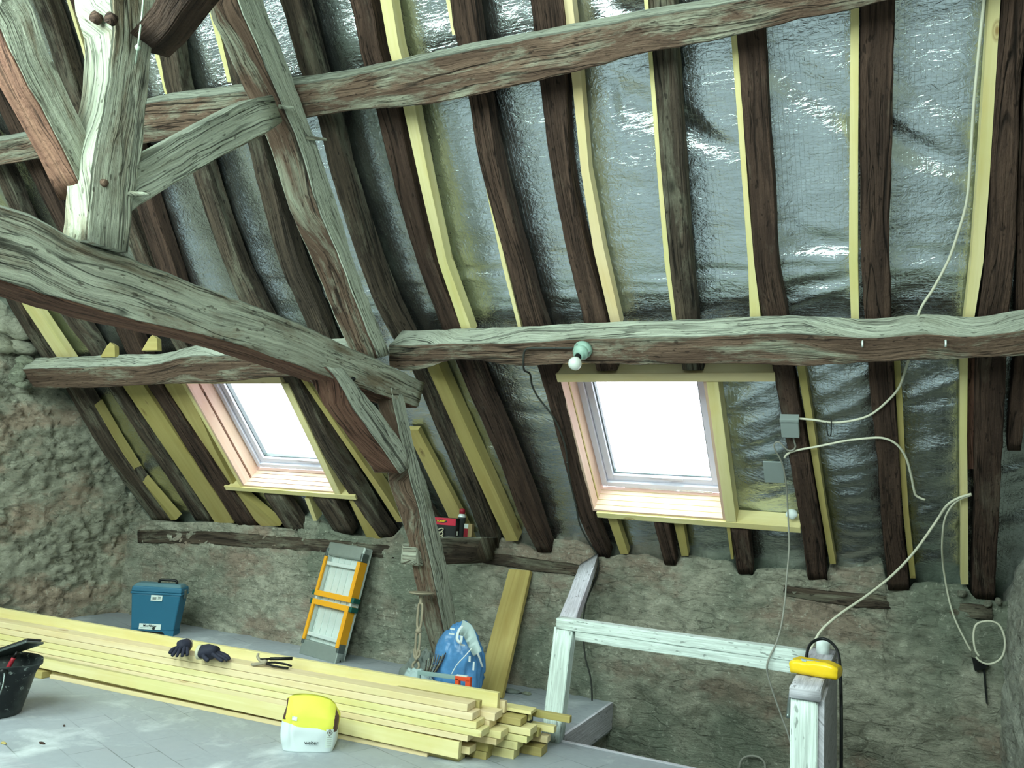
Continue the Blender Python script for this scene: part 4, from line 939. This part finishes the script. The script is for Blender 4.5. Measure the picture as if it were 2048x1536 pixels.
for x0, x1 in ((-.0, .055), (Lx-.09, Lx)):
    mb.prism([(x0, -.001, .037), (x1, -.001, .037), (x1-(.03 if x0 < .1 else 0), -.001, 0), (x0+(.0 if x0 < .1 else .035), -.001, 0)], (0, D-.004, 0))
mb.build('base', M['teal'], case)
trap(.296, .312, .028, .028, .018, .018, 'rim', M['teal'], .005)
trap(.312, .352, .026, .022, .016, .012, 'lid', M['teal'], .008)
trap(.350, H-.012, .018, .002, .008, -.02, 'lid_top', M['teal_dusty'], .006)
mb = MB(TM); mb.tube([(Lx*.45, D*.5, .37), (Lx*.47, D*.5, .395), (Lx*.62, D*.5, .398), (Lx*.84, D*.5, .395), (Lx*.86, D*.5, .37)], .010, 8); mb.build('carry_handle', M['black'], case, True)
mb = MB(TM); mb.box((Lx+.020, .05, .27), (Lx+.036, .085, .335), 0, .003); mb.build('latch', M['steel'], case)
mb = MB(TM); mb.box((Lx*.40, -.018, .252), (Lx*.66, -.0125, .293)); mb.build('barcode_label', M['label'], case)
mb = MB(TM)
for i in range(7): mb.box((Lx*.44+i*.0042, -.0192, .262), (Lx*.44+i*.0042+.0022, -.018, .280))
for i in range(3): mb.box((Lx*.56, -.0192, .262+i*.009), (Lx*.63, -.018, .265+i*.009))
mb.build('barcode', M['ink'], case)
mb = MB(TM); mb.box((Lx*.20, -.007, .042), (Lx*.70, -.002, .082)); mb.build('maker_label', M['label'], case)
text('MacAllister', 'lettering', M['ink'], TM @ Matrix.Translation((Lx*.45, -.0078, .068)) @ Matrix.Rotation(math.pi/2, 4, 'X'), .022, case, .0004)
mb = MB(TM); mb.box((Lx*.24, -.0078, .052), (Lx*.50, -.007, .054)); mb.lathe([(.0, 0), (.011, 0), (.011, .001), (0, .001)], (Lx*.54, -.0072, .052), V((0, -1, 0)), 14); mb.build('small_print', M['ink'], case)
# ================================================================== FOLDED ALUMINIUM STEP PLATFORM
Q0, Q1 = fl(601, 1304), fl(669, 1330); K0, K1 = wy(657, 1086, 4.70), wy(733, 1095, 4.70)
lu = ((Q1-Q0)+(K1-K0))/2; W = lu.length; lu.normalize(); lv = ((K0-Q0)+(K1-Q1))/2; HH = lv.length; lv.normalize(); ln = lu.cross(lv).normalized(); lu = lv.cross(ln)
LM = Matrix.Translation((Q0+Q1)/2-lu*W/2) @ Matrix((lu, lv, ln)).transposed().to_4x4()      # ln points out of the wall
lad = thing('folding_step_platform', 'folded aluminium step platform with yellow guards leaning on the knee wall', 'step platform', (Q0+Q1)/2)
t_ = .075
mb = MB(LM)
mb.box((0, .0, -t_), (.022, HH, .0), 0, .004); mb.box((W-.022, .0, -t_), (W, HH, 0), 0, .004); mb.build('side_rail', M['alu'], lad)
mb = MB(LM); mb.box((.022, .0, -t_+.01), (W-.022, HH, -t_+.03), 0, .003)
for k in range(5): mb.box((.03+k*(W-.06)/5, .02, -t_+.03), (.036+k*(W-.06)/5, HH-.02, -t_+.036))
mb.build('deck', M['alu'], lad)
for q0, q1, bv in ((-.004, .10, .008), (HH-.09, HH+.006, .012)): MB(LM).box((0, q0, -t_), (W, q1, .004), 0, bv).build('end_step', M['alu_dull'], lad)
for z in (.13, HH-.16): MB(LM).box((.02, z, -.03), (W-.02, z+.028, .0), 0, .006).build('cross_bar', M['alu'], lad)
md = HH/2
for nm, y0, y1, end in (('guard', .10, md-.012, 0), ('guard', md+.012, HH-.10, 1)):
    mb = MB(LM); wdt = .026
    mb.box((.004, y0, .0), (.004+wdt, y1, .018), 0, .003); mb.box((W-.004-wdt, y0, .0), (W-.004, y1, .018), 0, .003)
    yy = (y1-.038, y1) if end == 0 else (y0, y0+.038)
    mb.box((.004, yy[0], .0), (W-.004, yy[1], .0185), 0, .003)
    mb.box((W-.006, y0, -.052), (W+.004, y1, .016), 0, .002)
    mb.build(nm, M['orange_y'], lad)
for x0, x1 in ((-.028, .01), (W-.004, W+.030)):
    for y in (md-.05, md+.012): MB(LM).box((x0, y, -.055), (x1, y+.036, .012), 0, .006).build('hinge', M['green_cap'], lad)
for x in (-.004, W-.018):
    for y in (.07, HH-.10): MB(LM).box((x, y, -.05), (x+.024, y+.06, .012), 0, .006).build('joint_bracket', M['steel'], lad)
for y in (.02, HH-.06, .16, .36, HH-.3): MB(LM).lathe([(.0, 0), (.007, 0), (.006, .003), (0, .004)], (W+.0, y, -.035), V((1, 0, 0)), 10).build('rivet', M['dark_iron'], lad, True)
mb = MB(LM); mb.box((W-.062, .22, -t_+.034), (W-.034, .30, -t_+.038)); mb.box((W+.0005, .12, -.05), (W+.0018, .22, -.03)); mb.build('sticker', M['label'], lad)
# ================================================================== LEANING PLANK
a0, a1 = fl(950, 1388), fl(1008, 1393, .0); b0, b1 = wy(1018, 1138, 4.735), wy(1061, 1141, 4.735)
pu = (b1-b0).normalized(); pv = (b0-a0).normalized(); pn = pu.cross(pv).normalized()
a0 = a0-pn*0; wdp = (b1-b0).length
st = [[a0, a0+pu*wdp*1.16, a0+pu*wdp*1.16-pn*.035, a0-pn*.035], [b0, b0+pu*wdp, b0+pu*wdp-pn*.035, b0-pn*.035]]
o = beam('plank', st, [M['plank']], amp=.001, fine=.0, sub=False, step=.3); tag(o, 'broad golden plank leaning against the knee wall beside the blue bag', 'plank')
# ================================================================== BLUE BAG, SAW, STAND
def film(name, c, size, mat, parent, seed, amp=.22, pinch=.0, taper=.3, crease=1.0):
    bm = bmesh.new(); bmesh.ops.create_icosphere(bm, subdivisions=5, radius=1)
    for v in bm.verts:
        d = v.co.copy(); z01 = (d.z+1)/2
        n_ = noise.noise(d*1.5+V((seed, 0, 0)))*amp + (abs(noise.noise(V((d.x*3+seed, d.y*3, d.z*1.2))))-.15)*amp*.8*crease - abs(noise.noise(V((d.x*7+seed, d.y*7, d.z*3))))*.10*crease
        k = 1+n_; tp_ = 1-taper*max(0, z01-.35)**1.2
        q = V((d.x*size[0]*k*tp_, d.y*size[1]*k*tp_, (d.z*k)*size[2]))
        q.z = max(q.z, -size[2]*.86); v.co = q+V(c)
    mb = MB(); bm.verts.index_update(); mb.add([v.co.copy() for v in bm.verts], [[v.index for v in f.verts] for f in bm.faces]); bm.free()
    return mb.build(name, mat, parent, True)
gb = V((-2.185, 4.075, 0)); bb = thing('plastic_sack', 'crumpled blue plastic sack slumped in front of the truss post', 'sack', gb)
s1 = film('sack_body', gb+V((.005, .03, .225)), (.163, .112, .235), M['blue_bag'], bb, 3.3, .12, taper=.16, crease=1.2)
# torn grey band and white straps over the sack
def drape(pts, w_, mat, name, par, th=.002):
    mb = MB(); pts = catmull([V(p) for p in pts], 6); n = len(pts); vs = []
    for i, p in enumerate(pts):
        d = (pts[min(i+1, n-1)]-pts[max(i-1, 0)]).normalized(); view = (CAM-p).normalized(); s_ = d.cross(V((0, -1, .2))).normalized()
        ww = w_(i/(n-1)) if callable(w_) else w_
        vs += [p-s_*ww/2, p+s_*ww/2+V((0, noise.noise(p*20)*.006, 0)), p+s_*ww/2+V((0, th, 0)), p-s_*ww/2+V((0, th, 0))]
    fs = [[i*4+k, i*4+(k+1) % 4, (i+1)*4+(k+1) % 4, (i+1)*4+k] for i in range(n-1) for k in range(4)]+[[0, 1, 2, 3], [(n-1)*4+k for k in (3, 2, 1, 0)]]
    mb.add(vs, fs); return mb.build(name, mat, par, True)
def on(px, py, Y): return wy(px, py, Y)
drape([on(921, 1255, 4.000), on(935, 1262, 3.970), on(945, 1285, 3.950), on(955, 1308, 3.940)], lambda t: .085-.03*t, M['grey_bag'], 'torn_flap', bb)
drape([on(925, 1252, 3.940), on(917, 1262, 3.915), on(914, 1278, 3.900), on(921, 1285, 3.900), on(923, 1272, 3.900)], .016, M['white_bag'], 'strap', bb)
MB().tube([on(944, 1296, 3.915), on(930, 1312, 3.900), on(915, 1328, 3.900), on(903, 1348, 3.890)], .003, 6).build('cord', M['white_plastic'], bb, True)
drape([on(955, 1306, 3.920), on(960, 1320, 3.940), on(965, 1335, 3.970)], .012, M['white_bag'], 'strap', bb)
mb = MB()
for (x, y, w2, h2) in ((905, 1258, .03, .010), (903, 1268, .034, .008), (925, 1290, .03, .008), (939, 1318, .012, .03), (947, 1332, .01, .045)):
    p = on(x, y, 3.925); mb.box((p.x-w2/2, p.y, p.z-h2/2), (p.x+w2/2, p.y+.003, p.z+h2/2))
mb.build('white_print', M['white_bag'], bb)
# rubble sack contents at its left: sticks, grey film
gs = film('film_bundle', (-2.36, 3.96, .09), (.13, .07, .10), M['grey_bag'], None, 8.1, .25, crease=1.6); tag(gs, 'pale grey plastic film bundle at the foot of the blue sack', 'film')
db = film('dark_cloth', (-2.50, 4.24, .12), (.12, .08, .12), M['shard'], None, 5.1, .3, crease=1.8); tag(db, 'dark rubbish bundle with twigs left of the blue sack', 'rubbish')
random.seed(4)
for k in range(9):
    x = 852+k*3.2; p0_ = on(x-6, 1356-k*1.5, 3.98); p1_ = on(x+1+k*1.6, 1318-k*2.5+random.random()*10, 4.0); o = MB().tube([p0_, p0_.lerp(p1_, .5)+V((.006, 0, .004)), p1_], .0035, 6).build('twig', M['beam_pale' if k % 2 else 'rafter_grey'], None, True); tag(o, 'thin stick in the bristly heap left of the blue sack', 'stick', 'sticks beside the blue sack')
# hacksaw
ha, hb = on(836, 1345, 3.84), on(912, 1355, 3.84)
saw = thing('hacksaw', 'hacksaw with a grey bow and orange handle behind the lumber pile', 'saw', hb)
sd = (hb-ha).normalized(); SM = frame(hb, sd, (0, 0, 1), (0, -1, 0))
mb = MB(SM); mb.box((-(hb-ha).length, -.011, -.008), (.0, .011, .008), 0, .003); mb.box((-(hb-ha).length, -.10, -.007), (-(hb-ha).length+.016, .006, .007), 0, .003); mb.build('bow', M['saw_paint'], saw)
mb = MB(SM); mb.box((-(hb-ha).length, -.105, -.001), (.01, -.092, .001)); mb.build('saw_blade', M['dark_iron'], saw)
mb = MB(SM); mb.box((0, -.012, -.013), (.092, .012, .013), 0, .004); mb.box((0, -.14, -.013), (.024, .0, .013), 0, .004); mb.box((.062, -.14, -.013), (.092, .0, .013), 0, .006); mb.box((0, -.145, -.013), (.092, -.12, .013), 0, .004); mb.build('handle', M['orange_red'], saw)
mb = MB(SM); mb.box((.002, .011, -.011), (.07, .0155, .011), 0, .001); mb.build('grip_inlay', M['label'], saw)
# wrought iron candle stand
cb = wy(829, 1372, 3.98); cb.z = 0; top = wy(843, 1188, 4.0)
cs = thing('iron_stand', 'rusty wrought iron stand with a flat disc top in front of the truss post', 'stand', cb)
ax = (top-cb); AL = ax.length; ax.normalize()
def at(t, dx=0, dy=0): return cb+ax*(AL*t)+V((dx, dy, 0))
mb = MB(); mb.lathe([(0, 0), (.03, .002), (.072, .012), (.076, .018), (.07, .020), (0, .016)], at(.985), ax, 28); mb.build('disc', M['iron'], cs, True)
mb = MB()
mb.tube([at(.99), at(.93), at(.905)], .0105, 8)
for sgn in (-1, 1): mb.tube([at(.91), at(.89, sgn*.013), at(.72, sgn*.013), at(.67)], .0075, 8)
for sgn in (-1, 1): mb.tube([at(.655), at(.63, sgn*.012), at(.50, sgn*.012), at(.46, sgn*.004), at(.41)], .0075, 8)
mb.tube([at(.49, .018), at(.44, .018), at(.41, .008, -.012), at(.385, -.0), at(.36, -.018), at(.33, -.020), at(.30, 0), at(.33, .020), at(.36, .018), at(.385, .0, .01), at(.41, -.008), at(.44, -.018), at(.49, -.018)], .0075, 8)
for sgn in (-1, 1): mb.tube([at(.31), at(.28, sgn*.012), at(.20, sgn*.012), at(.16)], .0075, 8)
mb.tube([at(.17), at(.05)], .007, 8, smooth=False)
mb.build('stem', M['iron'], cs, True)
mb = MB(); 
for t in (.66, .155): mb.lathe([(.004, -.02), (.016, -.010), (.019, 0), (.016, .010), (.004, .02)], at(t), ax, 14)
mb.build('knop', M['iron'], cs, True)
for a in (.3, 2.4, 4.5):
    d = V((math.cos(a), math.sin(a), 0)); mb = MB().tube([at(.07), at(.045)+d*.02, cb+d*.08+V((0, 0, .02)), cb+d*.12+V((0, 0, .006))], .0065, 8); mb.build('foot', M['iron'], cs, True)
# ================================================================== SHELF ITEMS ON THE TIE BEAM END
zs_ = wy(900, 1075, 4.40).z
f0, f1 = wy(866, 1078, 4.44), wy(910, 1077, 4.43); bu = (f1-f0).normalized(); bu.z = 0; bu.normalize(); 
BX = Matrix.Translation(V((f1.x, f1.y, zs_+.002))) @ Matrix.Rotation(.18, 4, 'Z') @ Matrix.Scale(.93, 4)
ct = thing('carton', 'red and black carton standing on the tie beam end', 'carton', f1)
MB(BX).box((-.19, 0, 0), (0, .075, .128), 0, .001).build('box_body', M['black'], ct)
MB(BX).box((-.188, -.0015, .078), (-.003, .0, .126)).build('red_panel', M['red_print'], ct)
mb = MB(BX); mb.lathe([(0, 0), (.04, 0), (.04, .0008), (0, .0008)], (-.105, -.0018, .102), V((0, -1, 0)), 20); 
for i in range(len(mb.v)):
    q = BX.inverted() @ mb.v[i]; q.z = .102+(q.z-.102)*.28; mb.v[i] = BX @ q
mb.build('logo_oval', M['ink'], ct)
text('ROCKET', 'lettering', M['pack_yellow'], BX @ Matrix.Translation((-.108, -.0032, .102)) @ Matrix.Rotation(math.pi/2, 4, 'X'), .016, ct, .0006)
MB(BX).box((-.001, .022, .012), (.0012, .055, .04)).build('barcode_label', M['label'], ct)
cn = BX @ V((-.0, .115, 0)); can = thing('spray_can', 'spray can with a red cap behind the red and black carton', 'can', cn)
MB().lathe([(0, 0), (.025, 0), (.026, .004), (.026, .125), (.022, .135)], cn, None, 20).build('can_body', M['ink'], can, True)
MB().lathe([(.026, .125), (.027, .13), (.024, .14), (.018, .146), (.018, .15)], cn, None, 20).build('shoulder', M['alu'], can, True)
MB().lathe([(.019, .148), (.019, .172), (.016, .182), (.0, .184)], cn, None, 20).build('cap', M['red_tool'], can, True)
c2 = thing('small_box', 'small brown and red cardboard box right of the red and black carton', 'box', BX @ V((.045, .09, 0)))
MB(BX).box((.03, .09, 0.0), (.088, .14, .095), 0, .001).build('cardboard', M['card'], c2); MB(BX).box((.031, .0885, .002), (.060, .0905, .06)).build('red_panel', M['red_tool'], c2); MB(BX).box((.031, .0885, .062), (.060, .0905, .093)).build('white_panel', M['label'], c2)
P_ = lambda x, z: BX @ V((x, -.016, z))
o = MB().tube([P_(-.155, .03), P_(-.15, .052), P_(-.138, .048), P_(-.125, .02), P_(-.11, .005), P_(-.09, .003), P_(-.085, -.008), P_(-.10, -.022), P_(-.125, -.018), P_(-.15, .01), P_(-.158, .03)], .0035, 6).tube([P_(-.13, .02), P_(-.11, .03), P_(-.09, .03), P_(-.085, .015), P_(-.10, .005), P_(-.115, .018), P_(-.10, .028), P_(-.085, .05), P_(-.10, .055), P_(-.12, .045)], .0035, 6).build('cord', M['cuff'], None, True)
tag(o, 'knotted cream cord hanging in front of the red and black carton', 'cord')
# ================================================================== LAMP ON THE PURLIN
lp = rf(1166, 699, -.18); ld = (-N*1+V((-.12, 0, .02))).normalized()
lamp = thing('bulb_holder', 'bare bulb in a dusty green porcelain holder on the right purlin', 'lamp', lp)
MB().lathe([(0, -.012), (.046, -.012), (.047, .004), (.043, .016), (.038, .019)], lp, ld, 28).build('base', M['porcelain'], lamp, True)
MB().lathe([(.036, .016), (.040, .022), (.040, .034), (.034, .040), (.028, .042), (.027, .056), (.021, .060), (.0, .05)], lp, ld, 28, caps=False).build('collar', M['porcelain'], lamp, True)
bd = (ld*.75+V((-.20, 0, -.75))).normalized(); bs0 = lp+ld*.05
MB().lathe([(.016, 0), (.017, .02), (.015, .024)], bs0, bd, 18).build('socket', M['dark_iron'], lamp, True)
MB().lathe([(.012, .012), (.014, .020), (.024, .028), (.030, .038), (.033, .050), (.031, .063), (.024, .074), (.012, .081), (0, .083)], bs0, bd, 26, caps=False).build('bulb', M['bulb'], lamp, True)
mb = MB()
for a in (0, 2.1, 4.2):
    e = ld.orthogonal().normalized(); f_ = ld.cross(e); mb.lathe([(0, 0), (.006, 0), (.005, .004), (0, .005)], lp+e*math.cos(a)*.04+f_*math.sin(a)*.04+ld*.016, ld, 8)
mb.build('screw', M['steel'], lamp, True)
# ================================================================== CABLES
def cable(pts, r, mat, label, name='cable', clips=()):
    root = MB().tube(pts, r, 7).build(name, M[mat], None, True); tag(root, label, 'cable')
    for i in clips:
        p = V(pts[i]); o = MB().box((p.x-.007, p.y-.010, p.z-.004), (p.x+.007, p.y+.004, p.z+.004), 0, .001).build('clip', M[mat]); child(o, root)
    return root
O_ = -.012
cable([rf(x, y, -.190) for x, y in ((1146, 696), (1110, 696), (1080, 696), (1055, 697))]+[rf(1048, 706, -.190), rf(1047, 726, -.188), rf(1049, 741, -.12), rf(1060, 748, -.03)]+[rf(x, y, O_) for x, y in ((1064, 770), (1075, 793), (1092, 815))]+[rf(x, y, -.014) for x, y in ((1113, 845), (1130, 890), (1135, 925), (1142, 970), (1152, 1010), (1160, 1050), (1178, 1085))]+[wy(x, y, 4.75) for x, y in ((1194, 1110), (1196, 1140), (1186, 1170), (1172, 1205), (1166, 1250), (1170, 1310), (1181, 1355), (1184, 1400), (1181, 1455), (1176, 1480))],
      .0055, 'dark_cable', 'old dark cable from the bulb holder down the rafter and knee wall into the hatch', clips=(1, 10, 13, 15))
cable([rf(x, y, -.03) for x, y in ((1972, -60), (1968, 0), (1962, 60), (1955, 130), (1947, 220), (1941, 320), (1934, 400), (1918, 460), (1897, 520), (1868, 575), (1838, 625))]+[rf(x, y, O_) for x, y in ((1826, 690), (1812, 735), (1798, 775), (1772, 805), (1740, 830), (1705, 841), (1665, 845), (1630, 840), (1598, 837))],
      .0055, 'white_cable', 'cream cable hanging from the top right behind the purlin to the grey junction box')
cable([rf(x, y, O_) for x, y in ((1569, 916), (1575, 908), (1592, 901), (1640, 892), (1695, 881), (1740, 876), (1765, 876), (1785, 883), (1800, 896), (1813, 918), (1822, 950), (1828, 980), (1833, 992), (1850, 1000))],
      .0055, 'white_cable', 'cream cable arching from the grey patch board across two rafters to the foil')
jb = rf(1581, 845, -.0)
junction = thing('junction_box', 'square grey plastic junction box on the rafter right of the right window', 'junction box', jb)
JM = Matrix.Translation(rf(1581, 846, 0)) @ Matrix((V((1, 0, 0)), US, N)).transposed().to_4x4() @ Matrix.Rotation(.0, 4, 'Z')
MB(JM).box((-.042, -.058, -.045), (.042, .050, -.006), 0, .004).build('housing', M['grey_box'], junction)
MB(JM).box((-.044, .040, -.050), (.044, .058, -.004), 0, .003).build('lid', M['grey_box'], junction)
pb = MB(F).box((-.545, .69, .045), (-.445, .83, .055), 0, .001).build('patch_board', M['grey_box']); tag(pb, 'flat grey square panel on the foil below the junction box', 'panel')
cable([rf(x, y, -.02) for x, y in ((1584, 864), (1588, 880), (1591, 893), (1586, 900), (1577, 901), (1569, 895), (1561, 886), (1553, 884), (1548, 891), (1552, 903), (1560, 917), (1568, 940), (1573, 975), (1575, 1010))]+[wy(1577, 1050, 4.40), wy(1578, 1100, 4.32), wy(1573, 1160, 4.18), wy(1570, 1200, 4.08), wy(1563, 1250, 3.95), wy(1552, 1288, 3.84), wy(1540, 1312, 3.81), wy(1534, 1332, 3.81), wy(1536, 1352, 3.83), wy(1546, 1385, 3.86), wy(1562, 1430, 3.9), wy(1574, 1462, 3.92), wy(1584, 1500, 3.95), wy(1588, 1530, 3.95)],
      .0042, 'grey_cable', 'thin grey cable looping below the junction box and hanging over the hatch rail')
c1, c2_ = rf(1943, 988, -.02), None
cable([rf(x, y, -.02) for x, y in ((1943, 988), (1915, 997), (1893, 1012))]+[wy(1870, 1046, 4.40), wy(1830, 1102, 4.32), wy(1785, 1150, 4.22), wy(1735, 1190, 4.12), wy(1680, 1228, 4.0), wy(1645, 1258, 3.92), wy(1628, 1285, 3.86), wy(1612, 1318, 3.80), wy(1600, 1345, 3.70)],
      .0062, 'white_cable', 'thick cream cable swinging from the far right rafter down to the railing corner')
cable([rf(x, y, -.02) for x, y in ((1943, 990), (1915, 1001), (1898, 1020), (1888, 1045), (1884, 1090))]+[wy(1886, 1130, 4.66), wy(1893, 1175, 4.74), wy(1902, 1215, 4.755), wy(1914, 1248, 4.755), wy(1930, 1280, 4.755), wy(1942, 1302, 4.76)],
      .0048, 'white_cable', 'cream cable hanging from the far right rafter down the knee wall to the wall bracket')
ring = [wy(x, y, 4.60) for x, y in ((1958, 1312), (1950, 1298), (1947, 1270), (1952, 1250), (1967, 1243), (1985, 1243), (1999, 1251), (2008, 1270), (2010, 1292), (2005, 1312), (1992, 1324), (1975, 1328), (1960, 1322), (1952, 1314))]
cable(ring, .005, 'white_cable', 'loop of cream cable on the knee wall next to the right wall')
q = [wy(x, y, 4.75) for x, y in ((1944, 1315), (1978, 1328), (1970, 1338), (1950, 1342))]
o = MB().prism(q, (0, .03, 0)).build('wall_bracket', M['dark_iron']); tag(o, 'dark metal plate on the knee wall under the cable loop', 'bracket')
o = MB().prism([wy(1966, 1336, 4.765), wy(1970, 1336, 4.765), wy(1975, 1408, 4.765), wy(1973, 1408, 4.765)], (0, .03, 0)).build('dark_slot', M['black']); tag(o, 'narrow dark slot in the knee wall below the metal plate, drawn as a black strip', 'strip')  # black strip standing in for the dark inside of a wall slot
cable([V((-.27, 3.55, .60)), V((-.262, 3.62, .66)), V((-.23, 3.66, .688)), V((-.19, 3.66, .69)), V((-.15, 3.6, .66)), V((-.135, 3.5, .60)), V((-.128, 3.42, .50)), V((-.125, 3.38, .30)), V((-.125, 3.36, .10)), V((-.125, 3.36, -.3))], .0065, 'black', 'black cable looped over the hatch railing corner and hanging down its right side')
q = fl(1480, 1470, -.2)
cable([wy(x, y, 4.74) for x, y in ((1478, 1536), (1484, 1519), (1498, 1512), (1516, 1514), (1528, 1524), (1530, 1540), (1520, 1552), (1500, 1556), (1484, 1550))], .006, 'grey_cable', 'coil of grey pipe low on the wall inside the hatch')
# wire tie round the upper cream cable
o = MB().tube([rf(1654, 838, -.02), rf(1662, 838, -.026), rf(1662, 868, -.02), rf(1656, 870, -.02), rf(1653, 845, -.02)], .003, 6).build('wire_tie', M['dark_cable'], None, True); tag(o, 'dark wire loop hanging from the upper cream cable', 'wire')
o = rock('sealant_lump', rf(1583, 1028, .03), (.03, .02, .028), M['white_plastic'], None, 2.2, .2); tag(o, 'white ball of crumpled plastic on the sill board right end', 'plastic')
o = MB(F).box((-1.40, .455, .19), (-.86, .468, .205), 0, .002).build('foil_scrap', M['foil_white'], nz=.012, nf=18); tag(o, 'torn strip of silver foil lying along the right window sill', 'foil')
# slate shards on the floor by the plank
for k, (x, y, s_, lab) in enumerate(((1024, 1385, (.055, .035, .012), 'dark slate shard on the floor just right of the golden plank'), (1053, 1389, (.028, .02, .010), 'small pale shard on the floor right of the slate shard'))):
    p = fl(x, y); o = rock('shard', p+V((0, 0, s_[2]*.7)), s_, M['shard'] if k == 0 else M['stone'], None, 4+k, .3); tag(o, lab, 'shard')
for k, (x, y, lab) in enumerate(((7, 1488, 'ochre wood chip on the floor at the lower left edge'), (84, 1488, 'brown wood chip on the floor right of the ochre one'), (128, 1453, 'tiny dark crumb on the floor left of the mortar bag'))):
    p = fl(x, y); o = rock('wood_chip', p+V((0, 0, .004)), (.018, .007, .005) if k < 2 else (.005, .005, .005), M['pine_dim' if k == 0 else 'rafter'], None, 9+k, .2); tag(o, lab, 'chip')
